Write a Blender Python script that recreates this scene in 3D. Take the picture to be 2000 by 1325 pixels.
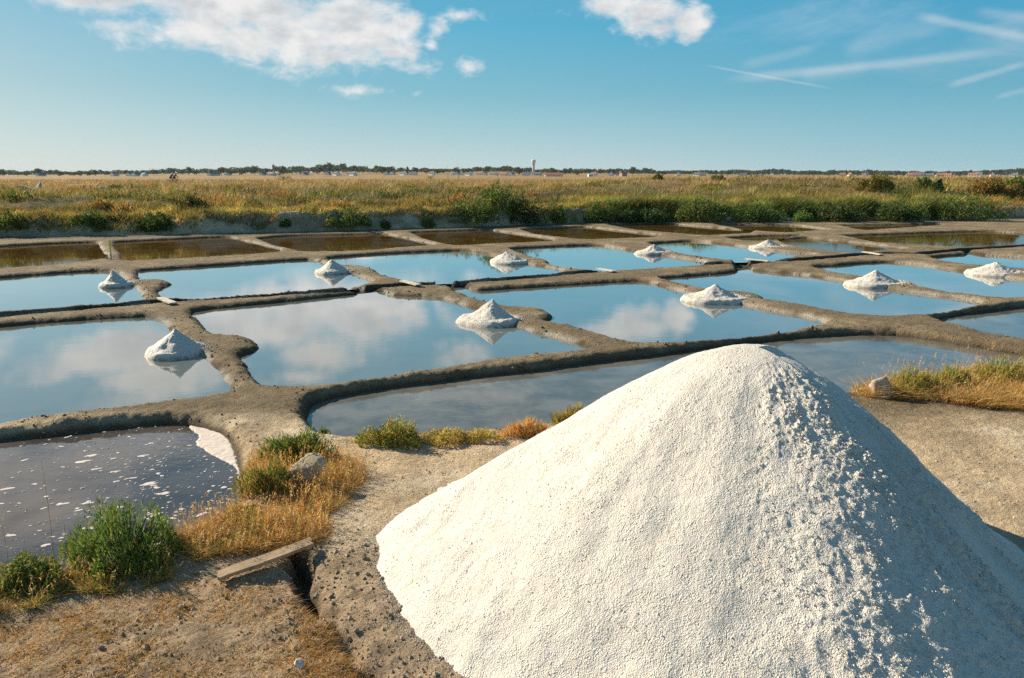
import bpy, math
import numpy as np
from mathutils import Vector

# ------------------------------------------------------------------ camera, light, exposure
FOC, HY, CH = 1450.0, 344.0, 2.8          # focal length in photo pixels, horizon row, eye height over the water
PITCH = math.atan((662.5 - HY) / FOC)
PC, PS = math.cos(PITCH), math.sin(PITCH)
SUN_AZ, SUN_EL = 150.0, 28.0              # direction of the sun: math angle from +X, elevation
SUN_STR, SKY_STR, EXPO = 5.0, 0.056, 0.85

S = bpy.context.scene
COL = S.collection
for o in list(bpy.data.objects):
    bpy.data.objects.remove(o)
cd = bpy.data.cameras.new('camera')
cam = bpy.data.objects.new('camera', cd)
COL.objects.link(cam)
cam.location = (0, 0, CH)
cam.rotation_euler = (math.radians(90) - PITCH, 0, 0)
cd.sensor_width = 36.0
cd.lens = 36.0 * FOC / 2000.0
cd.clip_end = 20000
cd.clip_start = 0.05
S.camera = cam

a, e = math.radians(SUN_AZ), math.radians(SUN_EL)
SUNV = Vector((math.cos(a) * math.cos(e), math.sin(a) * math.cos(e), math.sin(e)))
sd = bpy.data.lights.new('sun', 'SUN')
sd.energy = SUN_STR
sd.angle = math.radians(0.5)
sd.color = (1.0, 0.875, 0.69)
sun = bpy.data.objects.new('sun', sd)
sun.rotation_euler = SUNV.to_track_quat('Z', 'Y').to_euler()
sun.location = (-20, 5, 20)
COL.objects.link(sun)

S.view_settings.view_transform = 'Standard'
S.view_settings.look = 'None'
S.view_settings.exposure = EXPO
S.view_settings.gamma = 1.0
S.view_settings.use_curve_mapping = False
S.cycles.max_bounces = 6
S.cycles.diffuse_bounces = 3
S.cycles.glossy_bounces = 3
S.cycles.transparent_max_bounces = 4
S.cycles.caustics_reflective = False
S.cycles.use_denoising = False
S.cycles.use_adaptive_sampling = False


# ------------------------------------------------------------------ node helper
class NT:
    def __init__(s, tree):
        s.t = tree
        s.t.nodes.clear()

    def n(s, kind, **kw):
        nd = s.t.nodes.new(kind)
        for k, v in kw.items():
            setattr(nd, k, v)
        return nd

    def put(s, sock, v):
        if isinstance(v, bpy.types.NodeSocket):
            s.t.links.new(v, sock)
        elif v is not None:
            sock.default_value = v

    def m(s, op, a, b=None, c=None, clamp=False):
        nd = s.n('ShaderNodeMath', operation=op, use_clamp=clamp)
        for i, v in enumerate((a, b, c)):
            if v is not None:
                s.put(nd.inputs[i], v)
        return nd.outputs[0]

    def vm(s, op, a, b=None):
        nd = s.n('ShaderNodeVectorMath', operation=op)
        s.put(nd.inputs[0], a)
        if b is not None:
            s.put(nd.inputs[1], b)
        return nd.outputs['Value'] if op in ('LENGTH', 'DOT_PRODUCT', 'DISTANCE') else nd.outputs[0]

    def noise(s, vec, scale, detail=4, rough=0.55, lac=2.0, dist=0.0):
        nd = s.n('ShaderNodeTexNoise')
        s.put(nd.inputs['Vector'], vec)
        nd.inputs['Scale'].default_value = scale
        nd.inputs['Detail'].default_value = detail
        nd.inputs['Roughness'].default_value = rough
        nd.inputs['Lacunarity'].default_value = lac
        nd.inputs['Distortion'].default_value = dist
        return nd.outputs['Fac']

    def mr(s, v, a, b, c=0.0, d=1.0, smooth=False):
        nd = s.n('ShaderNodeMapRange', interpolation_type='SMOOTHSTEP' if smooth else 'LINEAR')
        s.put(nd.inputs[0], v)
        for i, q in enumerate((a, b, c, d)):
            s.put(nd.inputs[i + 1], q)
        return nd.outputs[0]

    def mix(s, f, a, b, blend='MIX'):
        nd = s.n('ShaderNodeMix', data_type='RGBA', blend_type=blend)
        s.put(nd.inputs[0], f)
        for i, v in ((6, a), (7, b)):
            if isinstance(v, tuple) and len(v) == 3:
                v = v + (1,)
            s.put(nd.inputs[i], v)
        return nd.outputs[2]


def unproj(px, py, z=0.0):
    u = (px - 1000.0) / FOC
    v = (662.5 - py) / FOC
    dy, dz = PC + v * PS, -PS + v * PC
    t = (z - CH) / dz
    return u * t, dy * t


def ray(px, py):
    u = (px - 1000.0) / FOC
    v = (662.5 - py) / FOC
    d = Vector((u, PC + v * PS, -PS + v * PC))
    d.normalize()
    return d


# ------------------------------------------------------------------ sky
world = bpy.data.worlds.new('World')
S.world = world
world.use_nodes = True
W = NT(world.node_tree)
out = W.n('ShaderNodeOutputWorld')
bg = W.n('ShaderNodeBackground')
sky = W.n('ShaderNodeTexSky', sky_type='NISHITA', sun_disc=False)
sky.sun_elevation = math.radians(SUN_EL)
sky.sun_rotation = math.atan2(SUNV.x, SUNV.y)
sky.altitude = 0
sky.air_density = 1.0
sky.dust_density = 0.6
sky.ozone_density = 1.5
tc = W.n('ShaderNodeTexCoord').outputs['Generated']
sep = W.n('ShaderNodeSeparateXYZ')
W.put(sep.inputs[0], tc)
dx, dy_, dz = sep.outputs
AZ = W.m('ARCTAN2', dx, dy_)
EL = W.m('ARCSINE', dz)
cmb = W.n('ShaderNodeCombineXYZ')
W.put(cmb.inputs[0], AZ)
W.put(cmb.inputs[1], EL)
ae = cmb.outputs[0]


def azel(px, py, mirror=False):
    d = ray(px, py)
    z = abs(d.z) if mirror else d.z
    return math.atan2(d.x, d.y), math.asin(z)


# cumulus seen in the frame, then (True) cumulus above the frame that only the water shows
BLOBS = [
    (190, -12, 130, 34, 0), (310, 2, 120, 24, 0), (410, 48, 80, 44, 0), (490, 82, 62, 42, 0), (570, 66, 130, 62, 0), (690, 60, 120, 70, 0),
    (640, 108, 130, 32, 0), (770, 100, 52, 30, 0), (822, 132, 42, 15, 0), (800, 40, 32, 24, 0), (850, 58, 15, 14, 0),
    (912, 128, 28, 19, 0), (842, 88, 12, 10, 0), (706, 178, 46, 11, 0), (812, 183, 20, 8, 0), (905, 28, 46, 12, 0),
    (1190, 12, 74, 26, 0), (1250, 38, 50, 26, 0), (1290, 58, 46, 22, 0), (1345, 50, 36, 34, 0),
    (470, 600, 180, 34, 1), (560, 640, 130, 46, 1), (470, 645, 120, 50, 1), (690, 620, 120, 48, 1), (620, 695, 85, 42, 1), (800, 615, 42, 32, 1),
    (865, 612, 22, 20, 1), (590, 735, 90, 22, 1), (905, 690, 58, 30, 1),
    (1250, 640, 92, 26, 1), (1325, 625, 42, 32, 1), (1190, 660, 60, 14, 1),
    (230, 690, 150, 42, 1), (90, 725, 90, 24, 1), (330, 740, 120, 52, 1), (260, 785, 100, 26, 1), (400, 700, 80, 50, 1),
    (-150, 700, 130, 60, 1), (130, 905, 200, 60, 1), (20, 1000, 200, 60, 1), (330, 860, 120, 30, 1), (880, 770, 220, 24, 1),
]
acc = None
for bx_, by_, rx, ry, mir in BLOBS:
    az, el = azel(bx_, by_, bool(mir))
    q = W.vm('SUBTRACT', ae, (az, el, 0))
    q = W.vm('MULTIPLY', q, (FOC / rx, FOC / ry, 0))
    l = W.vm('LENGTH', q)
    v = W.m('MULTIPLY', W.m('SUBTRACT', 1.08, l), min(1.0, max(.45, ry / 40)))
    acc = v if acc is None else W.m('MAXIMUM', acc, v)
aev = W.vm('MULTIPLY', ae, (1.0, 1.7, 1.0))
n1 = W.noise(aev, 9.0, 8, 0.60, dist=0.25)
n2 = W.noise(aev, 42.0, 5, 0.62, dist=0.3)
wob = W.m('ADD', W.m('MULTIPLY', W.m('SUBTRACT', n1, 0.5), 1.6), W.m('MULTIPLY', W.m('SUBTRACT', n2, 0.5), 1.15))
dens = W.m('ADD', acc, wob)
# scattered cumulus over the rest of the sky, well above the horizon
g = W.noise(aev, 2.6, 7, 0.6)
gen = W.mr(W.m('ADD', g, W.m('MULTIPLY', n2, 0.10)), 0.60, 0.76, 0.0, 1.0, True)
gen = W.m('MULTIPLY', gen, W.mr(EL, 0.42, 0.62, 0, 0.9, True))
mask = W.mr(dens, -0.08, 0.76, 0.0, 1.0, True)
mask = W.m('MAXIMUM', mask, gen)
# thin veil and contrails
veil = W.m('MULTIPLY', W.mr(W.noise(W.vm('MULTIPLY', ae, (1.6, 5.5, 1)), 2.3, 6, 0.6, dist=0.6), 0.46, 0.78, 0, 0.38, True),
           W.mr(AZ, -0.05, 0.35, 0.12, 1.0, True))
veil = W.m('MULTIPLY', veil, W.mr(EL, 0.04, 0.16, 0, 1, True))
TR = [((1410, 156), (1990, 96), 7, 0.38), ((1560, 150), (1700, 128), 12, 0.2), ((1375, 127), (1625, 173), 2.0, 0.34), ((1845, 170), (2010, 122), 4.5, 0.34),
      ((1780, 28), (2060, 84), 6, 0.4), ((1640, 105), (1860, 30), 15, 0.17), ((1440, 130), (1600, 92), 8, 0.2), ((1900, 20), (2080, 45), 7, 0.25),
      ((1940, 192), (2060, 160), 4, 0.25)]
tr = None
for (x0, y0), (x1, y1), wpx, st in TR:
    a0, a1 = azel(x0, y0), azel(x1, y1)
    A = Vector((a0[0], a0[1], 0))
    B = Vector((a1[0], a1[1], 0))
    D = B - A
    L = D.length
    D.normalize()
    Nn = Vector((-D.y, D.x, 0))
    r_ = W.vm('SUBTRACT', ae, tuple(A))
    along = W.vm('DOT_PRODUCT', r_, tuple(D / L))
    acr = W.m('ABSOLUTE', W.vm('DOT_PRODUCT', r_, tuple(Nn * (FOC / wpx))))
    wv = W.m('MULTIPLY', W.m('SUBTRACT', n1, 0.5), 1.4 if wpx > 3 else 0.2)
    f_ = W.mr(W.m('ADD', acr, wv), 0.0, 1.7, st * .72, 0.0, True)
    f_ = W.m('MULTIPLY', f_, W.mr(along, -0.02, 0.18, 0, 1, True))
    f_ = W.m('MULTIPLY', f_, W.mr(along, 0.8, 1.05, 1, 0, True))
    tr = f_ if tr is None else W.m('ADD', tr, f_)
thin = W.m('ADD', veil, tr, clamp=True)
# Nishita sky, its colour graded by height to the clear teal of that day
def elramp(stops):
    cr = W.n('ShaderNodeValToRGB')
    el_ = cr.color_ramp.elements
    while len(el_) < len(stops):
        el_.new(0.5)
    for q_, (p_, c_) in zip(el_, stops):
        q_.position = p_
        q_.color = c_ + (1,)
    W.put(cr.inputs[0], W.mr(EL, 0.0, 1.5708))
    return cr.outputs[0]


day = elramp([(0.0, (.55, .66, .69)), (.03, (.36, .58, .65)), (.065, (.185, .475, .59)), (.115, (.088, .42, .61)), (.22, (.055, .31, .51)), (.5, (.05, .18, .34)), (1.0, (.04, .12, .26))])
day = W.mix(1.0, day, (10.5, 10.4, 10.4), 'MULTIPLY')
west = W.m('MULTIPLY', W.mr(AZ, 0.0, -1.1, 0, .72, True), W.mr(EL, 0.0, .42, 1, 0, True))
day = W.mix(west, day, (6.9, 7.3, 6.9))
east = W.mr(AZ, -.15, .75, 0, 1, True)
day = W.mix(east, day, W.mix(1.0, day, (.55, .82, .92), 'MULTIPLY'))
skyc = W.mix(0.88, sky.outputs[0], day)
# body of the clouds: lit warm white, greyer underneath and in the thick
lump = W.noise(W.vm('ADD', aev, (0.012, 0.02, 0)), 16.0, 6, 0.6)
n1s = W.noise(W.vm('ADD', aev, (-.016, .026, 0)), 9.0, 8, 0.60, dist=0.25)
gr = W.mr(W.m('SUBTRACT', dens, W.m('MULTIPLY', lump, 2.2)), -1.0, 0.9, 0, 1, True)
gr = W.m('ADD', W.m('MULTIPLY', gr, .7), W.mr(W.m('SUBTRACT', n1s, n1), -.08, .12, -.15, .5), clamp=True)
gr = W.m('MULTIPLY', gr, W.mr(dens, .1, .7, .25, 1))
cl = W.mix(gr, (9.0, 8.75, 8.55), (4.9, 5.25, 5.6))
c1 = W.mix(thin, skyc, (7.4, 7.6, 7.8))
c2 = W.mix(W.m('MULTIPLY', mask, 0.94), c1, cl)
W.put(bg.inputs['Color'], c2)
bg.inputs['Strength'].default_value = SKY_STR
W.t.links.new(bg.outputs[0], out.inputs[0])


# ------------------------------------------------------------------ numpy tools
def ss(x, a, b):
    t = np.clip((x - a) / (b - a), 0, 1)
    return t * t * (3 - 2 * t)


def _hash(ix, iy, iz, seed):
    h = (ix * 374761393 + iy * 668265263 + iz * 2147483647 + seed * 974711) & 0xFFFFFFFF
    h = ((h ^ (h >> 13)) * 1274126177) & 0xFFFFFFFF
    h = ((h ^ (h >> 16)) * 2246822519) & 0xFFFFFFFF
    return ((h ^ (h >> 15)) & 0xFFFF) / 65535.0


def vnoise(x, y, z=None, seed=0):
    """value noise in -1..1"""
    x = np.asarray(x, float)
    y = np.asarray(y, float)
    ix, iy = np.floor(x).astype(np.int64), np.floor(y).astype(np.int64)
    fx, fy = x - ix, y - iy
    fx = fx * fx * (3 - 2 * fx)
    fy = fy * fy * (3 - 2 * fy)

    def pl(iz):
        a_ = _hash(ix, iy, iz, seed)
        b_ = _hash(ix + 1, iy, iz, seed)
        c_ = _hash(ix, iy + 1, iz, seed)
        d_ = _hash(ix + 1, iy + 1, iz, seed)
        return (a_ * (1 - fx) + b_ * fx) * (1 - fy) + (c_ * (1 - fx) + d_ * fx) * fy
    if z is None:
        return pl(0) * 2 - 1
    z = np.asarray(z, float)
    iz = np.floor(z).astype(np.int64)
    fz = z - iz
    fz = fz * fz * (3 - 2 * fz)
    return (pl(iz) * (1 - fz) + pl(iz + 1) * fz) * 2 - 1


def fbm(x, y, z=None, o=4, seed=0, rough=0.5):
    r, amp, tot, k = 0, 1.0, 0, 1.0
    for i in range(o):
        r = r + amp * vnoise(x * k + 17.3 * i, y * k - 9.1 * i, None if z is None else z * k + 3.7 * i, seed + i)
        tot += amp
        amp *= rough
        k *= 2.03
    return r / tot


def chaikin(P, n=2):
    P = np.asarray(P, float)
    for _ in range(n):
        Q = np.roll(P, -1, 0)
        P = np.stack([P * .75 + Q * .25, P * .25 + Q * .75], 1).reshape(-1, 2)
    return P


def seg_dist(x, y, P, closed):
    d = np.full(x.shape, 1e9)
    n = len(P)
    for i in range(n if closed else n - 1):
        ax, ay = P[i]
        bx, by = P[(i + 1) % n]
        ex, ey = bx - ax, by - ay
        L = ex * ex + ey * ey + 1e-12
        t = np.clip(((x - ax) * ex + (y - ay) * ey) / L, 0, 1)
        d = np.minimum(d, (x - ax - t * ex) ** 2 + (y - ay - t * ey) ** 2)
    return np.sqrt(d)


def inside(x, y, P):
    r = np.zeros(x.shape, bool)
    n = len(P)
    for i in range(n):
        ax, ay = P[i]
        bx, by = P[(i + 1) % n]
        if ay == by:
            continue
        c_ = ((ay > y) != (by > y)) & (x < (bx - ax) * (y - ay) / (by - ay) + ax)
        r ^= c_
    return r


# ------------------------------------------------------------------ the ponds, as outlines on the marsh
# (photo x, photo y[, 1 = this edge is seen over the crest of its bund])
OE, FR = 0.0, -0.04
PONDS = [
    ('oeillet', OE, [(-330, 668), (0, 640), (100, 632), (290, 619), (318, 632), (345, 658), (385, 692), (418, 716), (456, 755), (452, 759, 1), (400, 771, 1), (200, 792, 1), (0, 820, 1), (-450, 900, 1)]),
    ('oeillet', OE, [(375, 610), (500, 597), (735, 573), (741, 571), (760, 580), (820, 580), (860, 585), (930, 605), (1000, 638), (1080, 662), (1145, 678), (1140, 682, 1), (1000, 693, 1), (800, 724, 1), (650, 748, 1), (545, 753, 1),
                     (508, 740, 1), (482, 702, 1), (463, 690, 1), (500, 682, 1), (509, 665, 1), (480, 652, 1), (430, 650, 1), (405, 640, 1)]),
    ('oeillet', OE, [(890, 571), (908, 566), (930, 571), (1000, 566), (1230, 551), (1262, 553), (1345, 575), (1480, 604), (1612, 628), (1608, 630, 1), (1500, 650, 1), (1400, 662, 1), (1250, 670, 1), (1195, 658, 1), (1120, 632, 1), (1060, 622, 1),
                     (1084, 618, 1), (1080, 606, 1), (1050, 599, 1), (990, 596, 1), (930, 580, 1)]),
    ('oeillet', OE, [(1290, 546), (1450, 533), (1458, 527), (1500, 533), (1562, 538), (1655, 552), (1760, 570), (1912, 589), (1905, 593, 1), (1800, 612, 1), (1720, 616, 1), (1650, 610, 1), (1570, 592, 1), (1490, 583, 1),
                     (1498, 577, 1), (1480, 570, 1), (1420, 566, 1), (1370, 560, 1)]),
    ('oeillet', OE, [(1590, 524), (1730, 513), (1765, 515), (1890, 532), (1990, 548), (2150, 568), (2010, 577, 1), (1950, 580, 1), (1900, 575, 1), (1800, 559, 1), (1797, 552, 1), (1740, 542, 1), (1655, 536, 1)]),
    ('oeillet', OE, [(1815, 505), (1897, 498), (2050, 508), (2200, 522), (2250, 545), (2000, 524, 1), (1870, 513, 1)]),
    ('reservoir', FR, [(1812, 630), (1850, 620), (2000, 602), (2260, 575), (2400, 740), (2000, 660, 1), (1900, 641, 1)]),
    ('reservoir', FR, [(597, 803), (620, 786), (700, 767), (800, 755), (1000, 732), (1200, 707), (1400, 681), (1550, 662), (1700, 653), (1800, 661), (1900, 679), (2000, 696), (2300, 755),
                       (2200, 735, 1), (2000, 722, 1), (1900, 728, 1), (1750, 748, 1), (1640, 762, 1), (1400, 790, 1), (1150, 815, 1), (1050, 824, 1), (900, 838, 1), (720, 845, 1), (640, 843, 1), (604, 825, 1)]),
    ('reservoir', FR, [(-330, 900), (0, 864), (100, 852), (200, 840), (300, 830), (370, 830), (440, 852), (460, 880), (470, 920), (477, 962), (440, 1000, 1), (350, 1035, 1), (240, 1075, 1), (120, 1110, 1), (0, 1130, 1), (-500, 1260, 1)]),
    ('oeillet', OE, [(-330, 558), (0, 545), (100, 536), (190, 530), (226, 533), (255, 556), (281, 584), (275, 587, 1), (200, 592, 1), (0, 607, 1), (-430, 640, 1)]),
    ('oeillet', OE, [(270, 530), (400, 522), (600, 508), (622, 512), (660, 528), (728, 552), (700, 556, 1), (600, 566, 1), (430, 577, 1), (332, 583, 1), (310, 566, 1), (318, 558, 1), (344, 550, 1), (328, 543, 1), (280, 545, 1)]),
    ('oeillet', OE, [(640, 505), (750, 497), (900, 490), (940, 495), (1030, 518), (1105, 529), (1090, 532, 1), (1000, 539, 1), (880, 547, 1), (869, 553), (862, 547, 1), (815, 551, 1), (745, 534, 1), (743, 526, 1), (715, 518, 1), (665, 515, 1)]),
    ('oeillet', OE, [(1000, 487), (1100, 482), (1165, 480), (1240, 493), (1325, 505), (1378, 512), (1360, 516, 1), (1160, 527, 1), (1120, 523, 1), (1072, 513, 1), (1078, 508, 1), (1045, 500, 1)]),
    ('oeillet', OE, [(1268, 477), (1350, 472), (1430, 480), (1530, 494), (1592, 498), (1500, 508, 1), (1460, 506, 1), (1447, 512), (1420, 507, 1), (1345, 495, 1), (1320, 488, 1)]),
    ('brine', OE, [(1520, 469), (1580, 466), (1602, 470), (1700, 479), (1768, 488), (1665, 493, 1), (1600, 486, 1), (1550, 477, 1)]),
    ('brine', OE, [(1645, 462), (1850, 455), (1925, 453), (2000, 457), (2250, 470), (2250, 480), (2000, 475, 1), (1900, 481, 1), (1850, 480, 1), (1720, 472, 1)]),
    ('brine', OE, [(1420, 466), (1500, 462), (1565, 461), (1500, 468, 1), (1460, 469, 1)]),
    ('brine', OE, [(-330, 500), (0, 483), (100, 477), (186, 474), (208, 508), (100, 518, 1), (0, 523, 1), (-400, 545, 1)]),
    ('brine', OE, [(224, 474), (440, 464), (482, 473), (545, 488), (540, 491, 1), (400, 500, 1), (248, 509, 1)]),
    ('brine', OE, [(505, 467), (560, 462), (750, 458), (800, 469), (855, 481), (700, 488, 1), (600, 490, 1), (545, 477, 1)]),
    ('brine', OE, [(805, 455), (950, 450), (1080, 468), (1070, 470, 1), (960, 474, 1), (893, 478, 1), (832, 464, 1)]),
    ('brine', OE, [(1020, 450), (1140, 444), (1282, 460), (1275, 462, 1), (1140, 466, 1), (1052, 456, 1)]),
    ('brine', OE, [(1190, 441), (1300, 438), (1468, 452), (1460, 454, 1), (1380, 458, 1), (1250, 448, 1)]),
    ('brine', OE, [(1395, 440), (1500, 441), (1555, 442), (1620, 450), (1530, 453, 1), (1470, 448, 1)]),
    ('brine', OE, [(1640, 441), (1840, 439), (1822, 443), (1690, 448, 1)]),
]


def outline(pts, lvl):
    r = []
    for p in pts:
        if len(p) == 3:
            x, y = unproj(p[0], p[1], 0.09 if p[1] > 500 else 0.115)
            L = math.hypot(x, y)
            k = 1 + (0.06 if lvl == OE else 0.0) / L
            r.append((x * k, y * k))
        else:
            r.append(unproj(p[0], p[1], lvl))
    # cut each corner by at most half a metre, so the pans keep their straight sides
    r = np.array(r)
    q = []
    for i in range(len(r)):
        A, B, Cn = r[i - 1], r[i], r[(i + 1) % len(r)]
        la, lc = np.linalg.norm(A - B), np.linalg.norm(Cn - B)
        cut = .42
        q.append(B + (A - B) * min(.5, cut / (la + 1e-6)))
        q.append(B * .5 + .25 * (B + (A - B) * min(.5, cut / (la + 1e-6))) + .25 * (B + (Cn - B) * min(.5, cut / (lc + 1e-6))))
        q.append(B + (Cn - B) * min(.5, cut / (lc + 1e-6)))
    return np.array(q)


POLY = [(k, lv, outline(p, lv)) for k, lv, p in PONDS]
TRENCH = [[(-400, 648), (0, 616), (150, 604), (300, 591), (345, 587), (500, 578), (620, 571), (690, 566), (725, 561), (800, 556), (845, 554), (905, 551), (1000, 545), (1212, 526), (1412, 514),
           (1450, 516), (1500, 510), (1560, 508), (1690, 497), (1750, 495), (1800, 496), (1897, 487), (2000, 481), (2200, 470)],
          [(694, 560), (706, 567)], [(735, 566), (741, 575)], [(866, 545), (872, 555)], [(893, 553), (907, 566)], [(1447, 508), (1457, 526)], [(1880, 489), (1905, 494)]]
TRW = [np.array([unproj(a_, b_, 0.08) for a_, b_ in t]) for t in TRENCH]
GULLY = np.array([unproj(a_, b_, 0.1) for a_, b_ in [(572, 1062), (582, 1095), (584, 1120), (612, 1160), (640, 1200), (668, 1250), (700, 1300), (760, 1370)]])
BASE = np.array([unproj(a_, b_, 0.1) for a_, b_ in [(-500, 492), (-200, 474), (0, 465), (300, 460), (560, 455), (760, 448), (1000, 443), (1150, 436), (1350, 433), (1600, 432), (1850, 431), (1930, 428), (2200, 420), (2500, 412)]])


def land(x, y):
    yb = np.interp(x, BASE[:, 0], BASE[:, 1])
    s = y - yb - .1 + 0.45 * vnoise(x * .33, y * .1, seed=5) + .2 * vnoise(x * 1.3, y * .4, seed=6)
    fw = 1.0 + .9 * ss(vnoise(x * .21 + 3, 0 * y, seed=7), -.1, .5)
    right = ss(x, -2, 14)
    z = 0.10 + (0.86 - 0.15 * right) * ss(s, 0, fw) + 0.62 * ss(s, 1.0, 9) + right * 0.85 * ss(s, 3, 22)
    z = z - right * 0.8 * ss(s, 30, 90) - 0.5 * ss(s, 120, 400)
    z = z + ss(s, 0.3, 2) * (0.34 * fbm(x * .30, y * .22, o=3, seed=3) + 0.07 * vnoise(x * 1.6, y * 1.6, seed=8)) * (1 - ss(s, 60, 120) * .7)
    z = z + 0.06 * ss(-s, -.2, .1) * 0
    return z, s


def pond_fields(x, y):
    """for each point: height over all ponds, distance to the nearest shore, its water level and its kind"""
    L, s = land(x, y)
    x0, y0 = x, y
    near = np.clip(y / 14, .35, 1.6)
    x = x + 0.025 * vnoise(x0 * 3.1, y0 * 3.1, seed=21) + 0.045 * vnoise(x0 * .7, y0 * .7, seed=23)
    y = y + 0.025 * vnoise(x0 * 3.1, y0 * 3.1, seed=22) + 0.045 * vnoise(x0 * .7, y0 * .7, seed=24)
    z = L.copy()
    D = np.full(x.shape, 9.0)
    LV = np.zeros(x.shape)
    K = np.full(x.shape, -1)
    for i, (kind, lv, P) in enumerate(POLY):
        lo, hi = P.min(0) - 1.3, P.max(0) + 1.3
        m = (x > lo[0]) & (x < hi[0]) & (y > lo[1]) & (y < hi[1])
        if not m.any():
            continue
        xm, ym = x[m], y[m]
        d = seg_dist(xm, ym, P, True)
        d = np.where(inside(xm, ym, P), -d, d)
        d = d - (0.0 if lv == FR else .005 + .0022 * ym * ss(ym, 11, 19))
        w = 0.17 if lv == FR else 0.23
        up = lv + (L[m] - lv) * (1 - (1 - np.clip(d / w, 0, 1)) ** 2.0)
        bed = lv - np.clip(-d * .5, 0, .07) - .012
        g_ = np.where(d > 0, up, bed)
        z[m] = np.minimum(z[m], g_)
        dm = D[m]
        cl_ = d < dm
        dm[cl_] = d[cl_]
        D[m] = dm
        t = LV[m]
        t[cl_] = lv
        LV[m] = t
        t = K[m]
        t[cl_] = i
        K[m] = t
    T = np.full(x.shape, 9.0)
    for t in TRW:
        lo, hi = t.min(0) - .6, t.max(0) + .6
        m = (x > lo[0]) & (x < hi[0]) & (y > lo[1]) & (y < hi[1])
        if m.any():
            T[m] = np.minimum(T[m], seg_dist(x[m], y[m], t, False))
    z = np.minimum(z, -0.08 + 0.19 * ss(T, .14, .32) + (T > .32) * 9)
    G = np.full(x.shape, 9.0)
    m = (np.abs(x + 1) < 2.5) & (y < 6)
    if m.any():
        G[m] = seg_dist(x0[m] + .05 * vnoise(x0[m] * 8, y0[m] * 8, seed=31), y0[m] + .05 * vnoise(x0[m] * 8, y0[m] * 8, seed=32), GULLY, False)
    gd = .30 + .70 * ss(y0, 4.15, 4.5) + .25 * vnoise(x0 * 6, y0 * 6, seed=33)
    z = z - gd * (0.19 * (1 - ss(G, .01, .10)) + .05 * (1 - ss(G, .08, .4)))
    return z, D, LV, K, T, G, s


def height(x, y, fine=True):
    x = np.atleast_1d(np.asarray(x, float))
    y = np.atleast_1d(np.asarray(y, float))
    z, D, LV, K, T, G, s = pond_fields(x, y)
    if fine:
        z = z + relief(x, y, D, s)
    return z


def relief(x, y, D, s):
    dry = ss(D, -.01, .06)
    r = dry * (0.020 * fbm(x * 3, y * 3, o=3, seed=41) + 0.0095 * fbm(x * 16, y * 16, o=3, seed=45, rough=.7))
    side = dry * (1 - ss(D, .14, .3))
    r = r + side * 0.018 * fbm(x * 14, y * 14, o=3, seed=51, rough=.65)
    r = r * (1 - .45 * ss(y, 18, 40))
    # trodden, cracked mud at the near left
    nl = ss(-x, -.2, .5) * ss(-y, -5.2, -4.4) * dry
    r = r + nl * 0.016 * fbm(x * 9, y * 9, o=4, seed=61, rough=.6)
    rough_face = ss(s, 0, .3) * (1 - ss(s, 1.0, 1.8))
    r = r + rough_face * 0.20 * fbm(x * 1.7, y * 1.7, o=4, seed=71, rough=.6)
    return r


# ------------------------------------------------------------------ mesh builders
def make_mesh(name, V, F, cols=None, smooth=True, mat=None):
    me = bpy.data.meshes.new(name)
    V = np.asarray(V, np.float32)
    F = np.asarray(F, np.int32)
    k = F.shape[1]
    me.vertices.add(len(V))
    me.vertices.foreach_set('co', V.ravel())
    me.loops.add(F.size)
    me.loops.foreach_set('vertex_index', F.ravel())
    me.polygons.add(len(F))
    me.polygons.foreach_set('loop_start', np.arange(0, F.size, k, dtype=np.int32))
    me.polygons.foreach_set('use_smooth', np.full(len(F), smooth, bool))
    me.update(calc_edges=True)
    if cols is not None:
        at = me.color_attributes.new('Col', 'FLOAT_COLOR', 'POINT')
        c4 = np.ones((len(V), 4), np.float32)
        c4[:, :3] = cols
        at.data.foreach_set('color', c4.ravel())
    if mat:
        me.materials.append(mat)
    return me


def link(name, me, parent=None, label=None, cat=None, kind=None, group=None, loc=None, rz=None):
    o = bpy.data.objects.new(name, me)
    COL.objects.link(o)
    if parent:
        o.parent = parent
    if loc is not None:
        o.location = loc
    if rz is not None:
        o.rotation_euler.z = rz
    if label:
        o['label'] = label
    if cat:
        o['category'] = cat
    if kind:
        o['kind'] = kind
    if group:
        o['group'] = group
    return o


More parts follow.
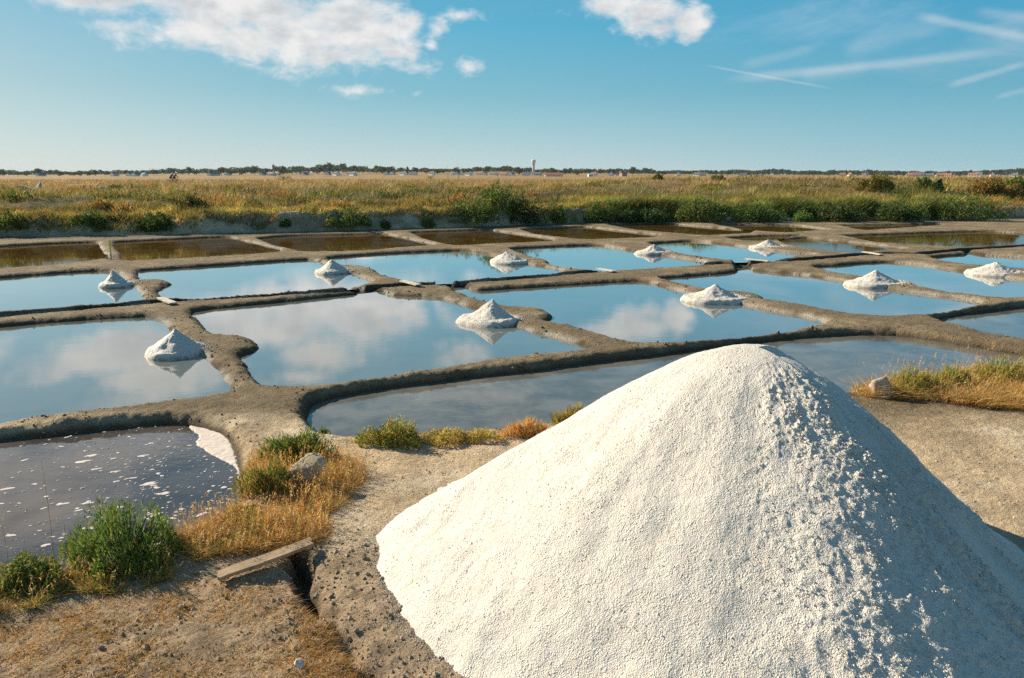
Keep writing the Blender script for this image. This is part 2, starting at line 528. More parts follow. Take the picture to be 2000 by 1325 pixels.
class MB:
    """collects primitive pieces for one mesh"""
    def __init__(s):
        s.v, s.f, s.c = [], [], []

    def add(s, V, F, col=(1, 1, 1)):
        o = sum(len(q) for q in s.v)
        V = np.asarray(V, float)
        s.v.append(V)
        for f in F:
            s.f.append([i + o for i in f])
        c = np.empty((len(V), 3))
        c[:] = col
        s.c.append(c)

    def box(s, c, sz, rz=0.0, col=(1, 1, 1), top=1.0):
        x, y, z = [q / 2 for q in sz]
        P = np.array([(-x, -y, -z), (x, -y, -z), (x, y, -z), (-x, y, -z), (-x * top, -y * top, z), (x * top, -y * top, z), (x * top, y * top, z), (-x * top, y * top, z)])
        R = np.array([[math.cos(rz), -math.sin(rz), 0], [math.sin(rz), math.cos(rz), 0], [0, 0, 1]])
        s.add(P @ R.T + np.array(c), [(0, 3, 2, 1), (4, 5, 6, 7), (0, 1, 5, 4), (1, 2, 6, 5), (2, 3, 7, 6), (3, 0, 4, 7)], col)

    def tube(s, pts, rad, n=8, col=(1, 1, 1), closed=False):
        P = np.array(pts, float)
        R = np.broadcast_to(np.asarray(rad, float), (len(P),))
        rings = []
        for i, p in enumerate(P):
            t = (P[(i + 1) % len(P)] if (closed or i < len(P) - 1) else p) - (P[i - 1] if (closed or i > 0) else p)
            t = t / (np.linalg.norm(t) + 1e-9)
            u = np.cross(t, (0.13, 0.21, 1.0) if abs(t[2]) < .95 else (1.0, .1, 0))
            u /= np.linalg.norm(u)
            w = np.cross(t, u)
            an = np.arange(n) * 2 * math.pi / n
            rings.append(p + R[i] * (np.cos(an)[:, None] * u + np.sin(an)[:, None] * w))
        V = np.concatenate(rings)
        F = []
        m = len(P)
        for i in range(m if closed else m - 1):
            for j in range(n):
                a_, b_ = i * n + j, i * n + (j + 1) % n
                c_, d_ = ((i + 1) % m) * n + (j + 1) % n, ((i + 1) % m) * n + j
                F.append((a_, b_, c_, d_))
        if not closed:
            F.append(tuple(range(n))[::-1])
            F.append(tuple((m - 1) * n + j for j in range(n)))
        s.add(V, F, col)

    def lathe(s, prof, n=24, col=(1, 1, 1), c=(0, 0, 0)):
        V, F = [], []
        for r, z in prof:
            for j in range(n):
                an = 2 * math.pi * j / n
                V.append((c[0] + r * math.cos(an), c[1] + r * math.sin(an), c[2] + z))
        for i in range(len(prof) - 1):
            for j in range(n):
                F.append((i * n + j, i * n + (j + 1) % n, (i + 1) * n + (j + 1) % n, (i + 1) * n + j))
        F.append(tuple(range(n))[::-1])
        F.append(tuple((len(prof) - 1) * n + j for j in range(n)))
        s.add(V, F, col)

    def mesh(s, name, mat, smooth=False):
        me = bpy.data.meshes.new(name)
        V = np.concatenate(s.v)
        me.from_pydata(V.tolist(), [], s.f)
        at = me.color_attributes.new('Col', 'FLOAT_COLOR', 'POINT')
        c4 = np.ones((len(V), 4), np.float32)
        c4[:, :3] = np.concatenate(s.c)
        at.data.foreach_set('color', c4.ravel())
        if smooth:
            me.polygons.foreach_set('use_smooth', np.ones(len(me.polygons), bool))
        me.materials.append(mat)
        me.update()
        return me


def ribbons(B, D, L, Wd, C, seg=2, bend=0.3, rng=None, tip=0.15, face=None):
    """N tapering blades; B base, D unit direction, L length, Wd width, C colour; returns V, F(tri), cols"""
    N = len(B)
    rng = rng or np.random.default_rng(0)
    side = np.cross(D, rng.normal(size=(N, 3)) * (1, 1, .15))
    side /= np.linalg.norm(side, axis=1)[:, None] + 1e-9
    if face is not None:
        side = side * (1 - face) + face * np.array([1.0, 0, 0])
        side /= np.linalg.norm(side, axis=1)[:, None] + 1e-9
    bd = rng.normal(size=(N, 3)) * (1, 1, 0)
    bd /= np.linalg.norm(bd, axis=1)[:, None] + 1e-9
    bd[:, 2] = -0.6
    bend = np.broadcast_to(bend, (N,))
    V = np.zeros((N, seg * 2 + 1, 3))
    Cc = np.zeros((N, seg * 2 + 1, 3))
    for i in range(seg + 1):
        t = i / seg
        p = B + D * (L * t)[:, None] + bd * (L * bend * t * t)[:, None]
        if i < seg:
            w = (Wd * (1 - (1 - tip) * t) / 2)[:, None]
            V[:, 2 * i] = p - side * w
            V[:, 2 * i + 1] = p + side * w
            Cc[:, 2 * i] = Cc[:, 2 * i + 1] = C
        else:
            V[:, 2 * seg] = p
            Cc[:, 2 * seg] = C
    F = []
    for i in range(seg - 1):
        F += [(2 * i, 2 * i + 1, 2 * i + 3), (2 * i, 2 * i + 3, 2 * i + 2)]
    F.append((2 * seg - 2, 2 * seg - 1, 2 * seg))
    F = np.array(F)
    Fa = (F[None] + (np.arange(N) * (2 * seg + 1))[:, None, None]).reshape(-1, 3)
    return V.reshape(-1, 3), Fa, Cc.reshape(-1, 3)


def cat3(parts):
    V, F, C, o = [], [], [], 0
    for v, f, c in parts:
        V.append(v)
        F.append(f + o)
        C.append(c)
        o += len(v)
    return np.concatenate(V), np.concatenate(F), np.concatenate(C)


# ------------------------------------------------------------------ materials
def mat_new(name):
    m = bpy.data.materials.new(name)
    m.use_nodes = True
    return m, NT(m.node_tree)


def bump(T, h, strength, dist, normal=None):
    b = T.n('ShaderNodeBump')
    b.inputs['Strength'].default_value = strength
    b.inputs['Distance'].default_value = dist
    T.put(b.inputs['Height'], h)
    if normal is not None:
        T.put(b.inputs['Normal'], normal)
    return b.outputs[0]


def earth_material():
    m, T = mat_new('dry_clay')
    o = T.n('ShaderNodeOutputMaterial')
    p = T.n('ShaderNodeBsdfPrincipled')
    at = T.n('ShaderNodeAttribute', attribute_name='Col')
    pos = T.n('ShaderNodeNewGeometry').outputs['Position']
    a_ = T.noise(pos, 6, 5, .65)
    b_ = T.noise(pos, 60, 4, .7)
    c_ = T.noise(pos, 260, 3, .7)
    k = T.m('ADD', T.mr(a_, .25, .75, .70, 1.28), T.m('ADD', T.mr(b_, .3, .7, -.20, .20), T.mr(c_, .3, .7, -.16, .16)))
    cv = T.n('ShaderNodeCombineXYZ')
    for i in range(3):
        T.put(cv.inputs[i], k)
    col = T.mix(1.0, at.outputs['Color'], cv.outputs[0], 'MULTIPLY')
    # dark crumbs and pale flecks
    vo = T.n('ShaderNodeTexVoronoi', feature='F1')
    T.put(vo.inputs['Vector'], pos)
    vo.inputs['Scale'].default_value = 38
    sp = T.m('MULTIPLY', T.mr(vo.outputs['Distance'], .10, .22, 1, 0), T.mr(T.noise(pos, 11, 2), .54, .64, 0, .4))
    col = T.mix(sp, col, (0.07, 0.055, 0.04))
    v4 = T.n('ShaderNodeTexVoronoi', feature='F1')
    T.put(v4.inputs['Vector'], pos)
    v4.inputs['Scale'].default_value = 120
    fl = T.m('MULTIPLY', T.mr(v4.outputs['Distance'], .12, .25, 1, 0), T.mr(T.noise(pos, 17, 2),   .50, .62, 0, .3))
    col = T.mix(fl, col, (0.62, 0.54, 0.42))
    T.put(p.inputs['Base Color'], col)
    p.inputs['Roughness'].default_value = 0.92
    p.inputs['Specular IOR Level'].default_value = 0.15
    crumb = T.mr(vo.outputs['Distance'], .05, .6, 1, 0, True)
    n = bump(T, T.m('ADD', T.noise(pos, 24, 6, .75), T.m('MULTIPLY', crumb, .18)), 1.0, .055)
    n = bump(T, T.noise(pos, 150, 3, .7), .9, .006, n)
    T.put(p.inputs['Normal'], n)
    T.t.links.new(p.outputs[0], o.inputs[0])
    return m


def leaf_material(name='grass_blades', trans=0.35, rough=0.6):
    m, T = mat_new(name)
    o = T.n('ShaderNodeOutputMaterial')
    at = T.n('ShaderNodeAttribute', attribute_name='Col')
    p = T.n('ShaderNodeBsdfPrincipled')
    pos = T.n('ShaderNodeNewGeometry').outputs['Position']
    v = T.mr(T.noise(pos, 45, 2), .3, .7, .8, 1.2)
    cv = T.n('ShaderNodeCombineXYZ')
    for i in range(3):
        T.put(cv.inputs[i], v)
    col = T.mix(1.0, at.outputs['Color'], cv.outputs[0], 'MULTIPLY')
    T.put(p.inputs['Base Color'], col)
    p.inputs['Roughness'].default_value = rough
    p.inputs['Specular IOR Level'].default_value = 0.25
    tr_ = T.n('ShaderNodeBsdfTranslucent')
    T.put(tr_.inputs['Color'], col)
    mx = T.n('ShaderNodeMixShader')
    mx.inputs[0].default_value = trans
    T.t.links.new(p.outputs[0], mx.inputs[1])
    T.t.links.new(tr_.outputs[0], mx.inputs[2])
    T.t.links.new(mx.outputs[0], o.inputs[0])
    return m


def plain(name, rough=0.8, amt=0.15, scale=20.0, spec=0.3, bmp=0.0, base=None):
    m, T = mat_new(name)
    o = T.n('ShaderNodeOutputMaterial')
    p = T.n('ShaderNodeBsdfPrincipled')
    tcd = T.n('ShaderNodeTexCoord').outputs['Object']
    nz = T.noise(tcd, scale, 5, .65)
    v = T.mr(nz, .25, .75, 1 - amt, 1 + amt)
    cv = T.n('ShaderNodeCombineXYZ')
    for i in range(3):
        T.put(cv.inputs[i], v)
    src = base if base else T.n('ShaderNodeAttribute', attribute_name='Col').outputs['Color']
    T.put(p.inputs['Base Color'], T.mix(1.0, src, cv.outputs[0], 'MULTIPLY'))
    p.inputs['Roughness'].default_value = rough
    p.inputs['Specular IOR Level'].default_value = spec
    if bmp:
        T.put(p.inputs['Normal'], bump(T, T.noise(tcd, scale * 1.5, 5, .7), 1.0, bmp))
    T.t.links.new(p.outputs[0], o.inputs[0])
    return m


def salt_material(name='sea_salt', big=True):
    m, T = mat_new(name)
    o = T.n('ShaderNodeOutputMaterial')
    p = T.n('ShaderNodeBsdfPrincipled')
    pos = T.n('ShaderNodeNewGeometry').outputs['Position']
    at = T.n('ShaderNodeAttribute', attribute_name='Col')
    f1 = T.noise(pos, 190, 2, .6)
    vo = T.n('ShaderNodeTexVoronoi', feature='F1')
    T.put(vo.inputs['Vector'], pos)
    vo.inputs['Scale'].default_value = 75 if big else 45
    v2 = T.n('ShaderNodeTexVoronoi', feature='F1')
    T.put(v2.inputs['Vector'], pos)
    v2.inputs['Scale'].default_value = 14
    # rare dark specks of clay and straw
    speck = T.m('MULTIPLY', T.mr(v2.outputs['Distance'], .035, .07, 1, 0), T.m('GREATER_THAN', T.noise(pos, 5.3, 1), .53))
    warm = T.noise(pos, 7, 4, .6)
    c0 = T.mix(T.mr(warm, .35, .75, 0, 1), (0.655, 0.61, 0.54), (0.63, 0.565, 0.475))
    c0 = T.mix(T.mr(vo.outputs['Distance'], .4, .85, 0, .3), c0, (0.62, 0.57, 0.49))
    c0 = T.mix(1.0, c0, at.outputs['Color'], 'MULTIPLY')
    c0 = T.mix(T.m('MULTIPLY', speck, .8), c0, (0.16, 0.11, 0.07))
    T.put(p.inputs['Base Color'], c0)
    p.inputs['Roughness'].default_value = 0.65
    p.inputs['Specular IOR Level'].default_value = 0.35
    v3 = T.n('ShaderNodeTexVoronoi', feature='F1')
    T.put(v3.inputs['Vector'], pos)
    v3.inputs['Scale'].default_value = 150 if big else 90
    patch = T.mr(T.noise(pos, 9, 3, .6), .38, .62, .35, 1.0, True)
    dome = T.m('MULTIPLY', T.mr(vo.outputs['Distance'], .05, .75, 1, 0, True), T.m('MULTIPLY', patch, T.mr(vo.outputs['Color'], .2, .8)))
    dome2 = T.mr(v3.outputs['Distance'], .05, .75, .45, 0, True)
    h = T.m('ADD', dome, T.m('ADD', dome2, T.m('MULTIPLY', f1, .35)))
    n = bump(T, h, .9, .0075 if big else .014)
    T.put(p.inputs['Normal'], n)
    T.t.links.new(p.outputs[0], o.inputs[0])
    return m


def water_material(name, base, base2, ripple, ior=1.33, scale=1.2, rough=0.015, boost=1.0):
    m, T = mat_new(name)
    o = T.n('ShaderNodeOutputMaterial')
    pos = T.n('ShaderNodeNewGeometry').outputs['Position']
    d = T.n('ShaderNodeBsdfDiffuse')
    nz = T.noise(pos, scale, 6, .62, dist=.4)
    nf = T.noise(pos, scale * 9, 4, .7)
    k = T.m('ADD', T.mr(nz, .32, .68, 0, 1, True), T.mr(nf, .3, .7, -.15, .15), clamp=True)
    T.put(d.inputs['Color'], T.mix(k, base, base2))
    gl = T.n('ShaderNodeBsdfGlossy')
    gl.inputs['Roughness'].default_value = rough
    gl.inputs['Color'].default_value = (1, 1, 1, 1)
    fr = T.n('ShaderNodeFresnel')
    fr.inputs['IOR'].default_value = ior
    mp = T.vm('MULTIPLY', pos, (1.0, 1.9, 1.0))
    r1 = T.noise(mp, 5.0, 3, .55)
    r2 = T.noise(mp, 17.0, 2, .5)
    calm = T.mr(T.noise(pos, .45, 3), .42, .66, .25, 1.0, True)
    h = T.m('MULTIPLY', T.m('ADD', r1, T.m('MULTIPLY', r2, .35)), calm)
    n = bump(T, h, 1.0, ripple)
    T.put(gl.inputs['Normal'], n)
    mx = T.n('ShaderNodeMixShader')
    T.put(mx.inputs[0], T.m('MULTIPLY', fr.outputs[0], boost, clamp=True))
    T.t.links.new(d.outputs[0], mx.inputs[1])
    T.t.links.new(gl.outputs[0], mx.inputs[2])
    T.t.links.new(mx.outputs[0], o.inputs[0])
    return m


M_EARTH = earth_material()
M_LEAF = leaf_material()
M_SALT = salt_material()
M_SALT2 = salt_material('harvested_salt', False)
M_WAT = {
    'oeillet': water_material('milky_pan_water', (0.125, 0.14, 0.125), (0.165, 0.17, 0.145), .0009, 1.40, .5, .008, boost=1.6),
    'reservoir': water_material('dark_pool_water', (0.085, 0.088, 0.078), (0.17, 0.16, 0.135), .0028, 1.33, 1.3, .03, boost=1.2),
    'brine': water_material('brown_brine', (0.050, 0.026, 0.006), (0.085, 0.048, 0.012), .0012, 1.33, .9, boost=.85),
}
M_FOAMPOOL = water_material('purple_brown_water', (0.050, 0.043, 0.038), (0.105, 0.09, 0.078), .0022, 1.36, 1.1, .02, boost=1.35)
M_MATTE = plain('painted_matte')
M_WOOD = plain('weathered_wood', .85, .35, 9, .2, .004)
M_STONE = plain('rough_stone', .9, .35, 14, .2, .02)


# ------------------------------------------------------------------ the ground
def palette(c):
    return np.array(c, float)


def mixc(a, b, f):
    return a * (1 - f[..., None]) + b * f[..., None]


def ground_colour(x, y, z, D, LV, K, T, G, s, side):
    top = palette((0.205, 0.155, 0.092))
    C = np.broadcast_to(top, x.shape + (3,)).copy()
    n = fbm(x * 1.3, y * 1.3, o=4, seed=81)
    n2 = fbm(x * 5, y * 5, o=3, seed=85)
    C = mixc(C, palette((0.30, 0.23, 0.14)), ss(n + .5 * n2, -.2, .5))
    # trodden platform round the salt pile: pale tan
    pl = ss(-y + np.where(x < 3.0, 8.6 + 0.0 * x, 8.6), 0, 1.0)
    C = mixc(C, palette((0.66, 0.50, 0.315)), pl * (.55 + .4 * ss(n, -.6, .3)))
    pale = pl * ss(fbm(x * .9, y * 1.6, o=4, seed=88), .05, .5)
    C = mixc(C, palette((0.74, 0.61, 0.43)), pale * .8)
    nl = ss(-x + .25 * n, -.35, .35) * ss(-y, -5.6, -4.6)
    C = mixc(C, palette((0.44, 0.32, 0.205)), nl * .85)
    C = mixc(C, palette((0.18, 0.13, 0.085)), nl * ss(n2, .1, .6) * .6)
    above = z - LV
    close = (D < .4)
    damp_shade = (1 - ss(above + .02 * n2, .025, .095)) * close
    C = mixc(C, palette((0.095, 0.070, 0.042)), damp_shade * .92)  # wet bund sides; the shade on their faces is painted in too
    # damp channel mud and bank faces darkened, shade put into the colour
    C = mixc(C, palette((0.045, 0.035, 0.022)), (1 - ss(T, .22, .40)) * .9)
    fr = damp_shade * ss(side, .15, .7) * ss(above, -.03, .0) * (LV == OE) * ss(vnoise(x * 2.3, y * 2.3, seed=91), -.6, .1)
    C = mixc(C, palette((0.60, 0.56, 0.48)), np.clip(fr, 0, 1) * .6)
    bed = D < -.05
    C[bed] = (0.16, 0.14, 0.10)
    C = mixc(C, palette((0.09, 0.07, 0.05)), (1 - ss(G, .02, .12)) * .7 * ss(y, 4.1, 4.5))
    # bank: grey clay face, brown plateau
    C = mixc(C, palette((0.11, 0.092, 0.06)), ss(s + .5 * n2, -1.9, -.5) * (1 - ss(s, -.05, .3)) * .75)
    fc = ss(s, -.05, .25)
    nb = fbm(x * 1.1, y * 1.1 + z * 2, o=4, seed=95)
    face = mixc(np.broadcast_to(palette((0.34, 0.265, 0.165)), C.shape), palette((0.56, 0.45, 0.30)), ss(nb, -.3, .4))
    C = mixc(C, face, fc)
    pt = ss(s, 1.1, 2.4)
    field = mixc(np.broadcast_to(palette((0.17, 0.12, 0.05)), C.shape), palette((0.34, 0.23, 0.10)), ss(fbm(x * .22, y * .06, o=4, seed=97), -.35, .35))
    field = mixc(field, palette((0.09, 0.10, 0.03)), ss(fbm(x * .07, y * .03, o=3, seed=99), .05, .4) * .8)
    gold = ss(y, 90, 160)
    field = mixc(field, palette((0.32, 0.19, 0.065)), gold * ss(fbm(x * .02, y * .02, o=3, seed=101), -.5, .2) * .9)
    scr = (1 - ss(s + 6 * nb, 10, 24)) * ss(s, 1.0, 2.0)
    field = mixc(field, mixc(np.broadcast_to(palette((0.085, 0.085, 0.028)), C.shape), palette((0.20, 0.115, 0.04)), ss(fbm(x * .3, y * .2, o=3, seed=98), -.1, .4)), scr * .85)
    C = mixc(C, field, pt)
    return C


NR, NC = 1040, 690
yr = 2.1 * (62.0 / 2.1) ** np.linspace(0, 1, NR)
u_ = np.linspace(-1, 1, NC)
Yg = np.repeat(yr[:, None], NC, 1)
Xg = u_[None] * (Yg * .83 + 1.7)
zf, Dg, LVg, Kg, Tg, Gg, sg = pond_fields(Xg, Yg)
Zg = zf + relief(Xg, Yg, Dg, sg)
dDx = np.gradient(Dg, axis=1) / np.maximum(np.gradient(Xg, axis=1), 1e-6)
CG = ground_colour(Xg, Yg, Zg, Dg, LVg, Kg, Tg, Gg, sg, dDx)
V = np.stack([Xg, Yg, Zg], -1).reshape(-1, 3)
idx = np.arange(NR * NC).reshape(NR, NC)
Q = np.stack([idx[:-1, :-1], idx[:-1, 1:], idx[1:, 1:], idx[1:, :-1]], -1).reshape(-1, 4)
qd = Dg[:-1, :-1].ravel()
qs = sg[:-1, :-1].ravel()
qx, qy = Xg[:-1, :-1].ravel(), Yg[:-1, :-1].ravel()
platform_edge = np.interp(qx, [-9, -4.0, -2.6, -2.0, 0, 3, 5, 9], [3.3, 4.9, 7.9, 9.0, 9.4, 10.6, 12.2, 12.0])
cls = np.where(qs > 1.3, 4, np.where(qs > 0, 3, np.where(qd < 0, 1, np.where(qy < platform_edge, 2, 0))))
for ci, (nm, lab, ct) in enumerate([
        ('clay_bunds', 'low rounded clay bunds parting the salt ponds', 'bunds'),
        ('pond_bed', 'muddy clay bed under the shallow ponds', 'pond bed'),
        ('dirt_ground', 'bare trodden tan earth around the large salt pile', 'ground'),
        ('earth_bank', 'eroded grey clay face below the grassy bank', 'bank'),
        ('marsh_terrain', 'raised marsh ground carrying dry grass beyond the ponds', 'marsh')]):
    q = Q[cls == ci]
    if not len(q):
        continue
    used, inv = np.unique(q, return_inverse=True)
    me = make_mesh(nm, V[used], inv.reshape(-1, 4), CG.reshape(-1, 3)[used], True, M_EARTH)
    link(nm, me, label=lab, cat=ct, kind='structure')

# marsh out to the horizon, and the low ground all round
yr2 = 62.0 * (3900 / 62.0) ** np.linspace(0, 1, 150)
u2 = np.linspace(-1, 1, 320)
Y2 = np.repeat(yr2[:, None], 320, 1)
X2 = u2[None] * (Y2 * 1.05 + 45)
Z2, s2 = land(X2, Y2)
Z2 = Z2 + 9.0 * ss(Y2, 900, 1900) * (0.35 + 0.9 * np.exp(-((X2 / Y2 + .12) / .38) ** 2))
zz = np.full(X2.shape, 9.0)
C2 = ground_colour(X2, Y2, Z2, zz, zz * 0, zz, zz, zz, s2, zz * 0)
i2 = np.arange(X2.size).reshape(X2.shape)
Q2 = np.stack([i2[:-1, :-1], i2[:-1, 1:], i2[1:, 1:], i2[1:, :-1]], -1).reshape(-1, 4)
link('marsh_field', make_mesh('marsh_field', np.stack([X2, Y2, Z2], -1).reshape(-1, 3), Q2, C2.reshape(-1, 3), True, M_EARTH),
     label='flat golden marsh land reaching to the horizon', cat='field', kind='structure')
b = 4500.0
link('ground', make_mesh('ground', [(-b, -b, -.7), (b, -b, -.7), (b, b, -.7), (-b, b, -.7)], [(0, 1, 2, 3)], np.tile((0.2, .16, .1), (4, 1)), False, M_EARTH),
     label='low earth under the whole marsh', cat='ground', kind='structure')


def terrain_z(x, y):
    """one point or arrays, any distance"""
    x = np.atleast_1d(np.asarray(x, float))
    y = np.atleast_1d(np.asarray(y, float))
    z = height(x, y)
    return z + 9.0 * ss(y, 900, 1900) * (0.35 + 0.9 * np.exp(-((x / np.maximum(y, 1) + .12) / .38) ** 2))


_tt = np.exp(np.linspace(math.log(2.5), math.log(4000), 3000))


def hit(px, py):
    """where the line of sight through a photo point meets the terrain"""
    d = ray(px, py)
    x, y, z = d.x * _tt, d.y * _tt, CH + d.z * _tt
    k = np.nonzero(z <= height(x, y, False))[0]
    k = k[0] if len(k) else len(_tt) - 1
    return float(x[k]), float(y[k]), float(terrain_z(x[k], y[k])[0])


# ------------------------------------------------------------------ water, one sheet per pond
WN = {'oeillet': ('pan_water', 'shallow milky water of a crystallising pan', 'pan'),
      'reservoir': ('pool_water', 'dark shallow water of a feeder pool', 'pool'),
      'brine': ('brine_water', 'brown brine of an evaporation pond', 'pond')}
for kind, lv, P in POLY:
    c = P.mean(0)
    n_ = len(P)
    e1 = np.roll(P, -1, 0) - np.roll(P, 1, 0)
    nrm = np.stack([e1[:, 1], -e1[:, 0]], 1)
    nrm /= np.linalg.norm(nrm, axis=1)[:, None] + 1e-9
    ar = 0.5 * np.sum(P[:, 0] * np.roll(P[:, 1], -1) - np.roll(P[:, 0], -1) * P[:, 1])
    if ar < 0:
        nrm = -nrm
    Pe = P + nrm * (0.07 + 0.05 * min(1.6, c[1] / 14) + (.0022 * c[1] * float(ss(c[1], 11, 19)) if lv == OE else 0))
    me = bpy.data.meshes.new(WN[kind][0])
    me.from_pydata([(p[0], p[1], lv) for p in (Pe if ar > 0 else Pe[::-1])], [], [list(range(n_))])
    me.materials.append(M_FOAMPOOL if P is POLY[8][2] else M_WAT[kind])
    link(WN[kind][0], me, label=WN[kind][1], cat=WN[kind][2], kind='structure', group='water of the salt ponds')

# ------------------------------------------------------------------ the large salt pile
PX, PY, PH, PR0, PZ = 1.785, 5.24, 1.63, 0.50, 0.10
SA = np.radians([0, 40, 90, 135, 180, 210, 235, 255, 272, 287, 300, 315, 335, 360])
SL = np.radians([46.5, 46, 45, 43, 32.2, 34.8, 36.0, 34.8, 33.2, 34.6, 38.2, 42.0, 45.5, 46.5])
ph = np.concatenate([np.linspace(math.radians(150), math.radians(345), 760), np.linspace(math.radians(345), math.radians(510), 220)[1:-1]])
npx, nr = len(ph), 400
kk = np.interp(ph % (2 * math.pi), SA, SL)
rr = np.linspace(0, 1, nr) ** .9 * 3.3
R_, P_ = np.meshgrid(rr, ph, indexing='ij')
K_ = np.broadcast_to(kk, R_.shape)
zz = PH - (np.sqrt(R_ ** 2 + PR0 ** 2) - PR0) * np.tan(K_)
X_ = PX + R_ * np.cos(P_)
Y_ = PY + R_ * np.sin(P_)
# broad unevenness: ribs and slides running down the slope
rib = fbm(np.cos(P_) * 2.6 + 4, np.sin(P_) * 2.6 + R_ * .4, o=3, seed=111)
zz += 0.06 * rib * ss(R_, .2, 1.2)
pd0 = np.degrees(P_) % 360
fan = ss(fbm(P_ * 9.0 + .35 * vnoise(R_ * 2.2, P_ * 3, seed=5), R_ * 1.15, o=3, seed=141), .02, .45) * ss(pd0, 284, 296) * (1 - ss(pd0, 335, 350)) * ss(R_, .5, 1.1)
zz += .060 * fan
zz += 0.035 * fbm(X_ * 2.5, Y_ * 2.5, zz * 2.5, o=3, seed=115) * ss(R_, .0, .4)
cap_ = PH - .015
zz = cap_ - .05 * np.logaddexp(0, (cap_ - zz) / .05)
# toe flattens out onto the ground
tt_ = .045 + .11 * np.clip(ss(pd0, 288, 318) + (1 - ss(pd0, 10, 50)), 0, 1)
zz = PZ - .03 - .5 * (tt_ - .045) + tt_ * np.logaddexp(0, (zz - PZ + .03) / tt_)
zz = zz - .10 * ss(R_, 2.5, 3.15) + .035 * fbm(X_ * 3.2, Y_ * 3.2, o=3, seed=117) * ss(R_, 1.9, 2.3)
nx, ny, nz = np.sin(K_) * np.cos(P_), np.sin(K_) * np.sin(P_), np.cos(K_)
pd = np.degrees(P_) % 360
grain = 0.0022 * fbm(X_ * 50, Y_ * 50, zz * 50, o=2, seed=121, rough=.75)
cl_n = fbm(X_ * 23, Y_ * 23, zz * 23, o=3, seed=131, rough=.6)
clump = np.clip(cl_n + .12, 0, 1) ** .8
# crumbled crust along the rib that faces the viewer, and tongues of it down the far flank
rg = ss(pd, 246, 272) * (1 - ss(pd, 292, 306)) * ss(R_, .15, .6)
tong = ss(fbm(P_ * 9.0 + .35 * vnoise(R_ * 2.2, P_ * 3, seed=5), R_ * 1.15, o=3, seed=141), .12, .38) * ss(pd, 280, 292) * (1 - ss(pd, 330, 345)) * ss(R_, .5, 1.1)
tong *= ss(vnoise(X_ * 3.5, Y_ * 3.5, zz * 3.5, seed=145), -.6, .0)
cm = np.clip(rg * (.55 + .45 * vnoise(P_ * 14, R_ * 2.5, seed=151)) + tong, 0, 1)
disp = grain + cm * (0.030 * clump + .008 + .010 * fbm(X_ * 40, Y_ * 40, zz * 40, o=2, seed=133)) + .005 * clump
X_ = X_ + nx * disp
Y_ = Y_ + ny * disp
zz = zz + nz * disp
Vp = np.stack([X_, Y_, zz], -1).reshape(-1, 3)
ip = np.arange(nr * npx).reshape(nr, npx)
ip = np.concatenate([ip, ip[:, :1]], 1)
Qp = np.stack([ip[:-1, :-1], ip[1:, :-1], ip[1:, 1:], ip[:-1, 1:]], -1).reshape(-1, 4)
zq = Vp[Qp, 2].max(1)
Qp = Qp[zq > PZ - .05]
used, inv = np.unique(Qp, return_inverse=True)
me = make_mesh('salt_pile', Vp[used], inv.reshape(-1, 4), np.ones((len(used), 3)), True, M_SALT)
pile = link('salt_pile', me, label='huge heap of coarse white sea salt on the bare earth', cat='salt pile')


def pile_z(x, y):
    r = math.hypot(x - PX, y - PY)
    k = np.interp(math.atan2(y - PY, x - PX) % (2 * math.pi), SA, SL)
    return PH - (math.sqrt(r * r + PR0 ** 2) - PR0) * math.tan(k)


